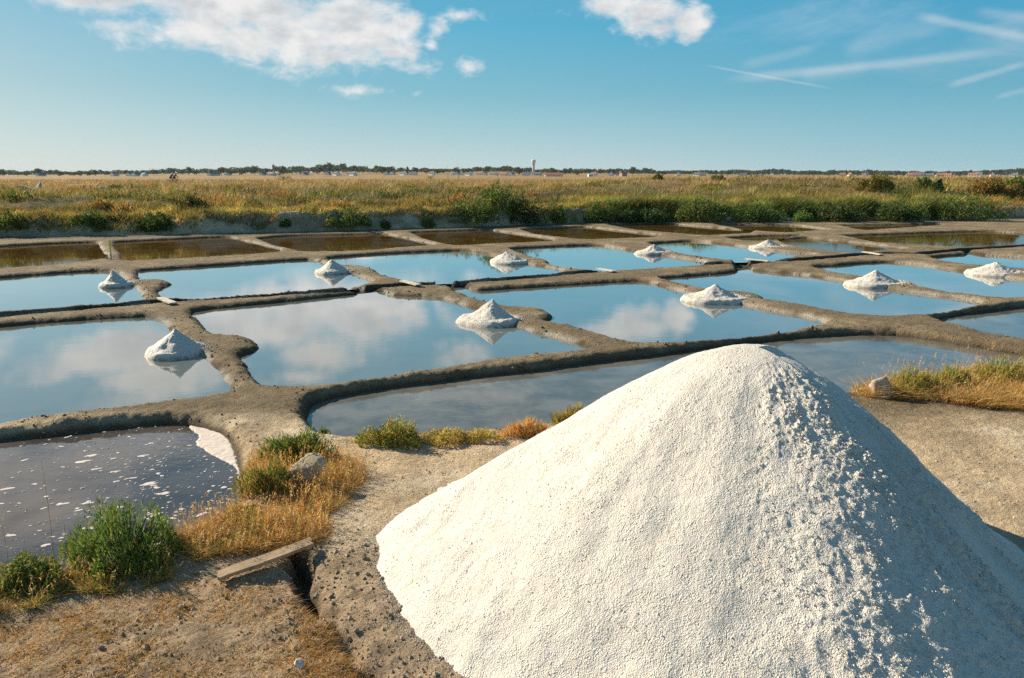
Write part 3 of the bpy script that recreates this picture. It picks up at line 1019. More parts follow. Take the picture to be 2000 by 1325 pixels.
# ------------------------------------------------------------------ harvested mounds on the bunds
def mound(px, base, top, wpx, label, seed, rim=1.0):
    """px, base row, top row and width of the mound in the photo"""
    rng = np.random.default_rng(seed)
    x, y = unproj(px, base - 6 * (base - 400) / 290, 0.0)
    D = math.hypot(x, y)
    pxm = (y * PC + CH * PS) / FOC
    R = wpx * pxm / 2
    H = max(.2, CH - (CH / (base - 6 * (base - 400) / 290 - HY)) * (top - HY) * 1.0)
    H = min(H, .62) * .88
    R *= 1.06
    n, m = 120, 60
    th = np.linspace(0, 2 * math.pi, n, endpoint=False)
    r = np.linspace(0, 1, m)
    Rg, Tt = np.meshgrid(r, th, indexing='ij')
    el = 1 + .10 * np.cos(Tt * 2 + rng.random() * 6) + .08 * vnoise(np.cos(Tt) * 1.5 + seed, np.sin(Tt) * 1.5, seed=seed)
    xx, yy = Rg * R * el * np.cos(Tt), Rg * R * el * np.sin(Tt) * .92
    cr_, ex_, dome = rng.uniform(.60, .82), rng.uniform(.85, 1.08), rng.uniform(.10, .24)
    core = np.clip(1 - Rg / .62, 0, 1)
    core = core / (core + .0) if False else core
    pk = np.sqrt(core ** 2 + .0)
    prof = H * (.74 * (np.sqrt(np.clip(1 - Rg / cr_, 0, 1) ** (2 * ex_) + dome ** 2) - dome) + .22 * np.clip(1 - Rg, 0, 1) ** .8 + .05) + (.075 + .03 * np.exp(-Rg * 4)) * (1 - ss(Rg, .84, 1.0)) * rim
    zz = prof + .032 * fbm(xx * 7 + seed, yy * 7, prof * 5, o=3, seed=seed) * (1 - ss(Rg, .9, 1)) + .011 * fbm(xx * 24 + seed, yy * 24, prof * 20, o=3, seed=seed + 3) * (1 - ss(Rg, .9, 1))
    zz = zz - .035 * ss(Rg, .93, 1.0) - .004
    # peak leans a little, slides at one side
    lean = rng.normal(0, .05, 2)
    xx = xx + lean[0] * zz / H * .6
    yy = yy + lean[1] * zz / H * .4
    V = np.stack([xx, yy, zz], -1).reshape(-1, 3)
    ii = np.arange(m * n).reshape(m, n)
    ii = np.concatenate([ii, ii[:, :1]], 1)
    F = np.stack([ii[:-1, :-1], ii[1:, :-1], ii[1:, 1:], ii[:-1, 1:]], -1).reshape(-1, 4)
    wet = (1 - ss(zz, .015, .075)) * ss(fbm(xx * 14, yy * 14, o=2, seed=seed), -.5, .3)
    C = mixc(np.ones(zz.shape + (3,)), palette((.42, .39, .33)), np.clip(wet, 0, 1) * .8).reshape(-1, 3)
    me = make_mesh('salt_mound', V, F, C, True, M_SALT2)
    return link('salt_mound', me, label=label, cat='salt mound', group='small salt mounds on the bunds', loc=(x, y, 0.0))


MOUNDS = [
    (342, 697, 638, 118, 'small salt mound on the clay bund, the one closest to the foam-flecked dark pool', 1),
    (956, 635, 586, 120, 'salt mound beside the rounded mud lobe in the middle of the nearer row', 2),
    (1397, 592, 555, 120, 'wide low salt mound reflected in the pan behind the peak of the large pile', 3),
    (1712, 561, 529, 112, 'pointed salt mound reflected in blue water in the nearer row, second from the right edge', 4),
    (1940, 539, 513, 104, 'rounded salt mound at the right edge of the photo', 5),
    (227, 563, 529, 66, 'pointed salt mound beneath the yellow stake, at the far left of the farther row', 6),
    (650, 536, 507, 72, 'salt mound of the farther row, second from the left, a dark mud lobe beside it', 7),
    (994, 516, 491, 78, 'salt mound of the farther row behind the double bund, third from the left', 8),
    (1275, 498, 477, 72, 'salt mound of the farther row standing before the green reflection, fourth from the left', 9),
    (1500, 487, 470, 68, 'flattest salt mound of the farther row, beside the olive brown ponds', 10),
]
mo_ = [mound(*mx_[:4], mx_[4], mx_[5]) for mx_ in MOUNDS]


# ------------------------------------------------------------------ planks
def plank(p0, p1, w, t, z, label, col=(0.42, 0.35, 0.26), name='wooden_plank', seed=0):
    (x0, y0), (x1, y1) = p0, p1
    L = math.hypot(x1 - x0, y1 - y0)
    rz = math.atan2(y1 - y0, x1 - x0)
    n, m = 26, 6
    U, Vv = np.meshgrid(np.linspace(-.5, .5, n), np.linspace(-.5, .5, m), indexing='ij')
    pr = []
    for sgn in (1, -1):
        zz = sgn * t / 2 + .0025 * fbm(U * L * 4, Vv * 30 * w, o=3, seed=seed) * (sgn > 0) + .006 * np.sin(U * 3 + seed)
        xx = U * L + .022 * vnoise(Vv * 9, U * 0, seed=seed + 1) * (abs(U) > .49)
        yy = Vv * w * (1 + .10 * vnoise(U * 7, U * 0, seed=seed + 2)) + .012 * vnoise(U * 2.3, U * 0, seed=seed + 5)
        pr.append(np.stack([xx, yy, zz], -1).reshape(-1, 3))
    V = np.concatenate(pr)
    ii = np.arange(n * m).reshape(n, m)
    F = [tuple(q) for q in np.stack([ii[:-1, :-1], ii[1:, :-1], ii[1:, 1:], ii[:-1, 1:]], -1).reshape(-1, 4)]
    F += [tuple(q + n * m)[::-1] for q in np.stack([ii[:-1, :-1], ii[1:, :-1], ii[1:, 1:], ii[:-1, 1:]], -1).reshape(-1, 4)]
    o_ = n * m
    for i in range(n - 1):
        F.append((ii[i, 0], ii[i, 0] + o_, ii[i + 1, 0] + o_, ii[i + 1, 0]))
        F.append((ii[i, -1], ii[i + 1, -1], ii[i + 1, -1] + o_, ii[i, -1] + o_))
    for j in range(m - 1):
        F.append((ii[0, j], ii[0, j + 1], ii[0, j + 1] + o_, ii[0, j] + o_))
        F.append((ii[-1, j], ii[-1, j] + o_, ii[-1, j + 1] + o_, ii[-1, j + 1]))
    c = np.array(col) * (1 + .25 * fbm(V[:, 0] * 3, V[:, 1] * 60, o=2, seed=seed)[:, None])
    me = make_mesh(name, V, np.array(F), c, False, M_WOOD)
    o = link(name, me, label=label, cat='plank', loc=((x0 + x1) / 2, (y0 + y1) / 2, z), rz=rz)
    return o


pk = plank(unproj(424, 1110, .2), unproj(606, 1041, .2), .105, .026, .135, 'weathered grey-brown board lying over the dark gully beside the dry grass', (.31, .22, .14), seed=3)
SL_LAB = ['small pale board bridging the narrow channel below the yellow stake',
          'small pale board bridging the channel near the broken ends of the bunds',
          'thin pale board over the channel between the fourth mound and the wide low mound',
          'bright board laid over the dark channel gap close to the right of centre',
          'thin white board over the channel at the corner of the olive brown pond']
for (a0, b0, a1, b1), lb in zip([(312, 583, 338, 593), (786, 549, 817, 558), (1168, 525, 1201, 531), (1457, 506, 1502, 511), (1686, 493, 1721, 498)], SL_LAB):
    plank(unproj(a0, b0, .14), unproj(a1, b1, .14), .17, .03, .15, lb, (0.52, 0.46, 0.37), 'sluice_board', int(a0))
# a broken fleck of board at the far shore of the near pool and the salt-edge stick
plank(unproj(606, 822, -.13), unproj(617, 821, -.13), .03, .012, -.135, 'tiny white splinter afloat at the corner of the near pool', (0.7, .68, .62), 'wood_splinter', 9)

# yellow topped stake with its grey stub
sx, sy, sz = hit(217, 506)
st = bpy.data.objects.new('marker_stake', None)
COL.objects.link(st)
st.location = (sx, sy, sz - .05)
st['label'] = 'thin marker stake with yellow top standing on the far clay bund'
st['category'] = 'stake'
mb = MB()
mb.tube([(0, 0, 0), (.008, 0, .22)], .022, 8, (.35, .3, .22))
link('shaft', mb.mesh('shaft', M_MATTE), st)
mb = MB()
mb.tube([(.008, 0, .22), (.016, 0, .68)], .024, 8, (.75, .62, .12))
link('painted_top', mb.mesh('painted_top', M_MATTE), st)
mb = MB()
mb.tube([(0, 0, 0), (0, 0, .2)], [.04, .035], 8, (.38, .34, .27))
link('stake_stub', mb.mesh('stake_stub', M_WOOD), None, 'short grey wooden stub close beside the yellow stake', 'stake', loc=(sx - .12, sy - .02, sz - .04))


# ------------------------------------------------------------------ stones
def rock(x, y, z, size, label, seed, col=(0.42, 0.38, 0.30), name='rock', group=None, cat='rock', rz=0.0, peak=0.0):
    rng = np.random.default_rng(seed)
    n, m = 40, 22
    th = np.linspace(0, 2 * math.pi, n, endpoint=False)
    la = np.linspace(0, math.pi, m)
    A, B = np.meshgrid(la, th, indexing='ij')
    d = np.stack([np.sin(A) * np.cos(B), np.sin(A) * np.sin(B), np.cos(A)], -1)
    pl_ = rng.normal(size=(13, 3))
    pl_ /= np.linalg.norm(pl_, axis=1)[:, None]
    off = rng.uniform(.42, .85, 13)
    r = np.full(A.shape, 1.35)
    for q, f_ in zip(pl_, off):
        dt = d @ q
        r = np.where(dt > .05, np.minimum(r, f_ / np.maximum(dt, .05)), r)
    r = r * (1 + .10 * fbm(d[..., 0] * 4, d[..., 1] * 4, d[..., 2] * 4, o=4, seed=seed, rough=.6))
    V = (d * r[..., None])
    V[..., 0] += peak * V[..., 2]
    V = V.reshape(-1, 3) * np.array(size) / 2
    ii = np.arange(m * n).reshape(m, n)
    ii = np.concatenate([ii, ii[:, :1]], 1)
    F = np.stack([ii[:-1, :-1], ii[1:, :-1], ii[1:, 1:], ii[:-1, 1:]], -1).reshape(-1, 4)
    c = np.array(col) * (1 + .2 * fbm(V[:, 0] * 20, V[:, 1] * 20, V[:, 2] * 20, o=3, seed=seed)[:, None])
    me = make_mesh(name, V, F, c, True, M_STONE)
    return link(name, me, label=label, cat=cat, group=group, loc=(x, y, z + size[2] * .25), rz=rz)


x, y = unproj(590, 945, .12)
rock(x, y, .10, (.31, .22, .32), 'pointed grey-tan boulder half sunk in the golden grass', 5, (.36, .31, .23), peak=.45)
x, y = unproj(1727, 772, .12)
rock(x, y, .10, (.36, .28, .30), 'square tan boulder before the dry grass behind the large pile', 12, (.40, .34, .26))
x, y = unproj(584, 1302, .10)
rock(x, y, .09, (.078, .07, .085), 'small white stone lying on the dark earth below the board', 8, (.62, .57, .50), 'stone', cat='stone')
x, y = unproj(618, 1172, .02)
rock(x, y, .03, (.06, .05, .05), 'round grey pebble at the side of the gully', 21, (.32, .27, .2), 'stone', cat='stone')
x, y = unproj(1050, 852, .12)
rock(x, y, .10, (.16, .11, .045), 'flat tan clod below the dry orange tuft', 14, (.36, .3, .22), 'stone', cat='stone')
x, y, z = hit(52, 372)
rock(x, y, z - .1, (1.5, 1.2, .7), 'large pale grey heap in the tall grass at the far left', 31, (.42, .41, .38), 'boulder', cat='boulder')
x, y, z = hit(76, 372)
rock(x, y, z - .1, (.7, .6, .9), 'smaller pale grey heap next to the large one at the far left', 32, (.42, .41, .38), 'boulder', cat='boulder')
x, y, z = hit(212, 372)
rock(x, y, z - .1, (1.2, .8, .7), 'low grey heap half hidden in the pale grass of the bank', 33, (.38, .37, .34), 'boulder', cat='boulder')


# loose crumbs: earth clods and spilled salt
def crumbs(name, X, Y, Z, Sz, C, mat, label, cat, seed=0):
    rng = np.random.default_rng(seed)
    ico = np.array([(0, 0, 1), (.9, 0, .1), (-.3, .85, .15), (-.7, -.5, .1), (.35, -.8, .12), (.4, .55, -.6), (-.3, -.1, -.8)])
    F0 = np.array([(0, 1, 2), (0, 2, 3), (0, 3, 4), (0, 4, 1), (1, 5, 2), (2, 6, 3), (3, 6, 4), (4, 6, 1), (1, 6, 5), (5, 6, 2)])
    N = len(X)
    an = rng.uniform(0, 6.28, N)
    Vc = ico[None] * rng.uniform(.65, 1.3, (N, 7, 3)) * Sz[:, None, None]
    ca, sa = np.cos(an)[:, None], np.sin(an)[:, None]
    V = np.stack([Vc[..., 0] * ca - Vc[..., 1] * sa + X[:, None], Vc[..., 0] * sa + Vc[..., 1] * ca + Y[:, None], Vc[..., 2] * .8 + Z[:, None]], -1)
    F = (F0[None] + (np.arange(N) * 7)[:, None, None]).reshape(-1, 3)
    me = make_mesh(name, V.reshape(-1, 3), F, np.repeat(C, 7, 0), False, mat)
    return link(name, me, label=label, cat=cat, kind='stuff')


rng = np.random.default_rng(7)
# clods
N = 16000
X = rng.uniform(-3.4, .8, N)
Y = rng.uniform(2.4, 5.2, N)
k = (fbm(X * 2.2, Y * 2.2, o=3, seed=201) + .35 * (np.exp(-(seg_dist(X, Y, GULLY, False) / .28) ** 2)) * 2) > rng.uniform(-.25, .75, N)
zt, Dt = pond_fields(X, Y)[:2]
k &= (Dt > .03)
X, Y = X[k], Y[k]
Sz = rng.exponential(.0045, len(X)) + .003
Sz = np.minimum(Sz, .026)
C = np.array([.33, .25, .165]) * rng.uniform(.6, 1.5, len(X))[:, None]
crumbs('dirt_clods', X, Y, height(X, Y) + Sz * .25, Sz, C, M_STONE, 'loose crumbs of dark dry earth on the near ground', 'clods', 1)
# gravelly crumbs over the platform
N = 12000
X = rng.uniform(-2.2, 6, N)
Y = rng.uniform(2.6, 9, N) ** 1.0
zt, Dt = pond_fields(X, Y)[:2]
k = (Dt > .05) & (rng.uniform(0, 1, N) < .15 + .85 * (fbm(X * 1.5, Y * 1.5, o=2, seed=205) > .1))
X, Y = X[k], Y[k]
Sz = np.minimum(rng.exponential(.003, len(X)) + .002, .014)
C = np.array([.52, .40, .27]) * rng.uniform(.6, 1.3, len(X))[:, None]
crumbs('gravel', X, Y, height(X, Y) + Sz * .25, Sz, C, M_STONE, 'fine tan grit over the trodden earth', 'grit', 2)
# spilled salt round the toe
N = 5500
pa = rng.uniform(math.radians(150), math.radians(300), N)
ka = np.interp(pa, SA, SL)
re = (PH - PZ) / np.tan(ka) + PR0
rr_ = re + rng.exponential(.055, N) - .06 + .05 * vnoise(pa * 12, pa * 0, seed=9)
X, Y = PX + rr_ * np.cos(pa), PY + rr_ * np.sin(pa)
Sz = rng.uniform(.002, .0055, N)
crumbs('spilled_salt', X, Y, height(X, Y) + Sz * .3, Sz, np.full((N, 3), 1.0), M_SALT2, 'spilled salt grains at the foot of the big heap', 'salt grains', 3)
# salt strewn on the clay beside each small mound
rq = np.random.default_rng(12)
Xs, Ys, Ss = [], [], []
for o_m, mx_ in zip(mo_, MOUNDS):
    ln = 520 if mx_[1] > 560 else 260
    Rm = mx_[3] * o_m.location.y / FOC / 2
    t_ = rq.normal(-.1, .8, ln)
    rr2 = Rm * (.82 + rq.exponential(.22, ln))
    Xs.append(o_m.location.x + rr2 * np.cos(t_))
    Ys.append(o_m.location.y + rr2 * np.sin(t_) * .7)
    Ss.append(np.minimum(rq.exponential(.006, ln) + .005, .028) * (1 + .4 * (mx_[1] < 560)))
Xs, Ys, Ss = np.concatenate(Xs), np.concatenate(Ys), np.concatenate(Ss)
zS, dS = pond_fields(Xs, Ys)[:2]
k_ = dS > -.02
crumbs('strewn_salt', Xs[k_], Ys[k_], height(Xs[k_], Ys[k_]) + .002, Ss[k_] * .8, np.full((k_.sum(), 3), 1.0), M_SALT2, 'salt strewn over the clay beside the small mounds', 'salt grains', 13)
# clods broken from the bunds
N = 26000
u1 = rq.uniform(-.72, .72, N)
Yc = 5.5 * (26 / 5.5) ** rq.uniform(0, 1, N)
Xc = u1 * Yc
zc_, Dc, LVc, Kc, Tc, Gc, sc_ = pond_fields(Xc, Yc)
k_ = (Dc > .01) & (Dc < .30) & (sc_ < -.3) & (fbm(Xc * 2.5, Yc * 2.5, o=2, seed=207) > rq.uniform(-.5, .4, N))
Xc, Yc = Xc[k_], Yc[k_]
Sc = np.minimum(rq.exponential(.006, len(Xc)) + .005, .03) * (.7 + .05 * Yc)
crumbs('clay_clods', Xc, Yc, height(Xc, Yc) + Sc * .1, Sc, np.array([.20, .155, .10]) * rq.uniform(.5, 1.35, len(Xc))[:, None], M_STONE, 'crumbled clods of clay along the edges of the bunds', 'clods', 14)
# crumbs lying on the heap's crust
rg_ = np.random.default_rng(5)
fl = np.nonzero((pd > 160) & (pd < 350) & (R_ > .1) & (zz > PZ + .02))
wgt = (.06 + 1.0 * cm[fl] + .25 * ss(fbm(X_[fl] * 4, Y_[fl] * 4, zz[fl] * 4, o=2, seed=161), .1, .4)) * R_[fl]
sel = rg_.choice(len(fl[0]), 15000, replace=False, p=wgt / wgt.sum())
fi = (fl[0][sel], fl[1][sel])
Sz = np.minimum(rg_.exponential(.0022, len(sel)) + .0022, .010) * (.65 + .6 * cm[fi])
cr = crumbs('salt_crumbs', X_[fi] + nx[fi] * Sz * .3, Y_[fi] + ny[fi] * Sz * .3, zz[fi] + nz[fi] * Sz * .3, Sz, np.full((len(sel), 3), 1.0), M_SALT2, None, None, 6)
cr.parent = pile

# foam
def blob_patch(V, F, x, y, z, rx, ry, an, rng, n=11):
    o = len(V)
    t = np.linspace(0, 2 * math.pi, n, endpoint=False)
    r = 1 + .22 * rng.normal(size=n)
    px_, py_ = rx * r * np.cos(t), ry * r * np.sin(t)
    V.append((x, y, z + .006))
    for i in range(n):
        V.append((x + px_[i] * math.cos(an) - py_[i] * math.sin(an), y + px_[i] * math.sin(an) + py_[i] * math.cos(an), z))
    for i in range(n):
        F.append((o, o + 1 + i, o + 1 + (i + 1) % n))


rng = np.random.default_rng(17)
Vf, Ff = [], []
P9 = POLY[8][2]
n_ok = 0
while n_ok < 900:
    px_, py_ = rng.uniform(-60, 475), rng.uniform(832, 1080)
    x, y = unproj(px_, py_, FR)
    if not inside(np.array([x]), np.array([y]), P9)[0]:
        continue
    if rng.random() > .25 + .75 * ss(px_, 0, 350) * 1.0:
        continue
    s_ = min(rng.exponential(.0042) + .0022, .026)
    blob_patch(Vf, Ff, x, y, FR + .002, s_ * rng.uniform(1.1, 2.2), s_, rng.normal(.3, .5), rng, 9)
    n_ok += 1
for px_, py_, s_ in [(290, 946, .05), (318, 965, .04), (162, 902, .045), (180, 890, .04), (280, 891, .035), (186, 917, .03), (225, 922, .03), (255, 935, .03), (172, 983, .035), (120, 985, .035), (15, 955, .035)]:
    x, y = unproj(px_, py_, FR)
    blob_patch(Vf, Ff, x, y, FR + .002, s_ * 1.6, s_ * .7, .4, rng, 14)
M_FOAM = plain('dried_foam', .9, .12, 60, .1, .003)
me = make_mesh('foam_flecks', Vf, Ff, np.tile((.66, .60, .55), (len(Vf), 1)), True, M_FOAM)
link('foam_flecks', me, label='white flecks of foam adrift on the dark pool', cat='foam flecks', kind='stuff')
# crust of foam in the corner of that pool
fo = [(362, 826), (400, 826), (440, 848), (456, 872), (466, 905), (471, 930), (476, 962), (468, 945), (462, 915), (440, 902), (418, 892), (400, 880), (378, 866), (392, 852), (372, 840)]
fp = chaikin([unproj(a_, b_, FR) for a_, b_ in fo], 3)
fp = fp + .012 * np.stack([vnoise(fp[:, 0] * 22, fp[:, 1] * 22, seed=1), vnoise(fp[:, 0] * 22, fp[:, 1] * 22, seed=2)], 1)
lo, hi = fp.min(0), fp.max(0)
gx, gy = np.meshgrid(np.arange(lo[0] - .02, hi[0] + .05, .011), np.arange(lo[1] - .02, hi[1] + .05, .011))
sdv = seg_dist(gx, gy, fp, True)
inn = inside(gx, gy, fp)
sdv = np.where(inn, sdv, -sdv)
gz = FR - .006 + .016 * ss(sdv, -.006, .02) + .005 * fbm(gx * 30, gy * 30, o=3, seed=5)
ii = np.arange(gx.size).reshape(gx.shape)
F = np.stack([ii[:-1, :-1], ii[:-1, 1:], ii[1:, 1:], ii[1:, :-1]], -1).reshape(-1, 4)
F = F[(sdv.ravel()[F] > -.008).all(1)]
used, inv = np.unique(F, return_inverse=True)
cc = np.tile((.62, .54, .47), (len(used), 1)) * (1 + .12 * fbm(gx * 12, gy * 12, o=3, seed=7).ravel()[used][:, None])
link('foam_crust', make_mesh('foam_crust', np.stack([gx, gy, gz], -1).reshape(-1, 3)[used], inv.reshape(-1, 4), cc, True, M_FOAM),
     label='pinkish crust of dried foam in the corner of the dark pool', cat='foam crust')

# ------------------------------------------------------------------ grass
GOLD, STRAW, OLIVE, GREEN, RUST, DARK = map(np.array, ((.56, .33, .09), (.60, .43, .20), (.24, .23, .045), (.10, .165, .032), (.38, .15, .04), (.045, .07, .02)))


def pick(rng, N, probs, cols):
    c = np.array(cols)[rng.choice(len(cols), N, p=np.array(probs) / sum(probs))]
    return c * rng.uniform(.7, 1.3, (N, 1)) * (1 + rng.normal(0, .05, (N, 3)))


def upright(rng, N, spread, lean=(0, 0)):
    d = np.stack([rng.normal(0, spread, N) + lean[0], rng.normal(0, spread, N) + lean[1], np.ones(N)], 1)
    return d / np.linalg.norm(d, axis=1)[:, None]


def grass_object(name, X, Y, L, Wd, C, label, cat, rng, spread=.3, bend=.3, seg=2, lean=(.1, 0), extra=None):
    Z = terrain_z(X, Y) - .01
    B = np.stack([X, Y, Z], 1)
    parts = [ribbons(B, upright(rng, len(X), spread, lean), L, Wd, C, seg, bend, rng)]
    if extra:
        parts += extra
    V, F, Cc = cat3(parts)
    return link(name, make_mesh(name, V, F, Cc, True, M_LEAF), label=label, cat=cat, kind='stuff')


def shrub_mesh(name, w, d, h, n, cols, rng, ll=.09, lw=.02, kind='leafy'):
    """dome of stems with leaves; local coordinates, base at z=0"""
    t = rng.uniform(0, 2 * math.pi, n)
    r = np.sqrt(rng.uniform(0, 1, n))
    lump = 1 + .22 * np.sin(t * 3 + rng.uniform(0, 6)) + .14 * np.sin(t * 7 + rng.uniform(0, 6))
    top = h * np.sqrt(np.clip(1 - (r * .96) ** 2.4, .05, 1)) * (1 + .5 * vnoise(np.cos(t) * r * 3.5 + n, np.sin(t) * r * 3.5, seed=n % 97))
    zf = rng.uniform(0.02, 1, n) ** .6
    X, Y, Z = r * lump * w / 2 * np.cos(t), r * lump * d / 2 * np.sin(t), top * zf
    out_ = np.stack([np.cos(t) * r, np.sin(t) * r, np.full(n, 1.0)], 1)
    if kind == 'leafy':
        D_ = out_ * .8 + rng.normal(0, .55, (n, 3))
    else:
        D_ = out_ * (.55, .55, 1.0) + rng.normal(0, .22, (n, 3))
    D_ /= np.linalg.norm(D_, axis=1)[:, None]
    L_ = ll * rng.uniform(.6, 1.4, n)
    W_ = lw * rng.uniform(.7, 1.3, n)
    C = cols
    return ribbons(np.stack([X, Y, Z], 1) - D_ * (L_ * .4)[:, None], D_, L_, W_, C, 2, .15, rng, .5)


# bank and marsh beyond the ponds
rng = np.random.default_rng(23)
N = 135000
Dp = 31 * (260 / 31.0) ** rng.uniform(0, 1, N) ** 1.3
X = rng.uniform(-.80, .80, N) * Dp
Y = Dp
_, sB = land(X, Y)
n_a = fbm(X * .30, Y * .22, o=3, seed=301)
n_b = fbm(X * .12 + 5, Y * .10, o=3, seed=303)
pxx = X / Y
right = ss(pxx, -.02, .12) * (1 - ss(pxx, .58, .64))
dens = np.where(sB < 1.3, np.maximum(ss(n_a + .25 * vnoise(X * 1.1, Y * .5, seed=9), -.05, .2) * .8, right * 1.0), .95)
keep = (sB > .25) & (rng.uniform(0, 1, N) < dens)
X, Y, sB, n_a, n_b, right = [q[keep] for q in (X, Y, sB, n_a, n_b, right)]
N = len(X)
cols = pick(rng, N, [.38, .34, .28], [GOLD, STRAW, OLIVE * 1.1])
gmask = (1 - ss(sB + 9 * n_a + 6 * n_b, 9, 20)) * (.45 + .5 * ss(n_a + .4 * n_b, -.2, .3)) + .5 * ss(n_b, .15, .4) * (1 - ss(sB, 25, 45))
gmask = np.maximum(gmask, ss(n_a, -.2, .2) * (1 - ss(sB, 5, 10)) * (1 - right) * .55)
gmask = np.maximum(gmask, right * (1 - ss(sB, 4.2 + 2 * n_a, 7.0 + 2 * n_a)) * .96)
mk = rng.uniform(0, 1, N) < gmask
cols[mk] = pick(rng, mk.sum(), [.5, .42, .08], [OLIVE, GREEN * 1.1, GOLD])
rs = (fbm(X * .35, Y * .3, o=2, seed=305) > .32) & (sB < 7) & (rng.uniform(0, 1, N) < .75) & (right < .6)
cols[rs] = pick(rng, rs.sum(), [.6, .4], [RUST, GOLD * .8])
pale = (fbm(X * .16, Y * .07, o=2, seed=307) > -.05) & (sB > 11 + 8 * n_a) & (rng.uniform(0, 1, N) < .8)
cols[pale] = pick(rng, pale.sum(), [1], [np.array((.46, .30, .13))])
clm = fbm(X * .9, Y * .5, o=3, seed=311)
L = rng.uniform(.18, .42, N) * (1 + .7 * n_a + .9 * clm) * (1 + .7 * ss(sB, 3, 12)) * (1 + 1.6 * right * (1 - ss(sB, 6, 10)))
L = np.clip(L, .10, 1.1)
cols *= .68 * np.exp(.9 * clm + .7 * fbm(X * .3, Y * .12, o=3, seed=312))[:, None]
Wd = np.maximum(.012, Y * .00055) * rng.uniform(.6, 1.4, N)
# low scrub in patches behind the bank
rs_ = np.random.default_rng(351)
scr_parts = []
k_ = 0
while k_ < 230:
    dd = 36 * (95 / 36.0) ** rs_.uniform(0, 1)
    uu = rs_.uniform(-.78, .72)
    xx_ = uu * dd
    ybb = float(np.interp(xx_, BASE[:, 0], BASE[:, 1]))
    sS = dd - ybb
    if sS < .9 or (sS > 26 and rs_.random() > .35):
        continue
    k_ += 1
    wS, hS = rs_.uniform(.9, 3.2) * (1 + .25 * (sS > 20)), rs_.uniform(.22, .6)
    nS = int(90 + 60 * wS)
    base_c = [OLIVE * .85, GREEN * .9, DARK * 1.3, RUST, GOLD * .75][int(rs_.choice(5, p=[.34, .26, .12, .12, .16]))]
    v_, f_s, c_s = shrub_mesh('scrub', wS, wS * .8, hS, nS, pick(rs_, nS, [.7, .3], [base_c, GOLD * .6]), rs_, .22, .05, 'up')
    v_ = v_ + np.array([xx_, dd, float(terrain_z(xx_, dd)[0]) - .05])
    scr_parts.append((v_, f_s, c_s))


# tall green slope on the right, and tufts hanging over the clay on the left
def slope_grass(n, x0, x1, s0, s1, l0, l1, wd, cset, pr, cut, seed):
    rg_ = np.random.default_rng(seed)
    xa = rg_.uniform(x0, x1, n)
    yb_ = np.interp(xa, BASE[:, 0], BASE[:, 1])
    ya = yb_ + rg_.uniform(s0, s1, n)
    _, sa_ = land(xa, ya)
    nn = fbm(xa * .5, ya * .4, o=3, seed=seed)
    k_ = (nn + rg_.normal(0, .12, n) > cut) & (sa_ > .12)
    xa, ya, nn, sa_ = xa[k_], ya[k_], nn[k_], sa_[k_]
    m_ = len(xa)
    c_ = pick(rg_, m_, pr, cset)
    l_ = rg_.uniform(l0, l1, m_) * (1 + .7 * nn)
    c_ = c_ * 1.05 * np.exp(1.0 * fbm(xa * 1.1, ya * .8, o=2, seed=seed + 1))[:, None]
    z_ = terrain_z(xa, ya) - .02
    return ribbons(np.stack([xa, ya, z_], 1), upright(rg_, m_, .28, (.12, -.12)), l_, wd * rg_.uniform(.6, 1.4, m_), c_, 3, .35, rg_, .2)


XR0, XR1 = unproj(1180, 434)[0], unproj(1860, 432)[0]
EXG = [slope_grass(30000, XR0, XR1, .2, 2.6, .35, .85, .035, [GREEN, OLIVE * .9, DARK * 1.5, GOLD * .6], [.45, .35, .12, .08], -.6, 331),
       slope_grass(16000, XR0 - 3, XR1 + 2, 1.8, 5.5, .35, .8, .03, [OLIVE * 1.3, GREEN * 1.1, GOLD], [.55, .15, .3], -.5, 332),
       slope_grass(30000, unproj(-200, 465)[0], unproj(1250, 440)[0], .5, 2.6, .15, .42, .024, [GREEN, OLIVE, GOLD, RUST], [.32, .30, .26, .12], -.24, 333),
       slope_grass(26000, unproj(-200, 465)[0], unproj(1250, 440)[0], 1.6, 5.5, .2, .5, .024, [GREEN, OLIVE * 1.1, GOLD, RUST], [.2, .38, .26, .16], -.3, 334),
       slope_grass(5000, unproj(1850, 430)[0], unproj(2150, 420)[0], .2, 6, .3, .7, .035, [GREEN, OLIVE, GOLD, RUST], [.3, .3, .25, .15], -.2, 335)]
grass_object('marsh_grass', X, Y, L, Wd, cols, 'dry golden and green grass covering the bank and marsh beyond the ponds', 'grass', rng, .30, .35, 2, (.22, 0))
V_, F_, C_ = cat3(scr_parts)
link('scrub', make_mesh('scrub', V_, F_, C_, True, M_LEAF), label='low olive, green and rusty scrub in patches over the bank', cat='scrub', kind='stuff')
V_, F_, C_ = cat3(EXG)
link('tall_grass', make_mesh('tall_grass', V_, F_, C_, True, M_LEAF), label='tall green and golden grass growing down the bank to the ponds', cat='grass', kind='stuff')


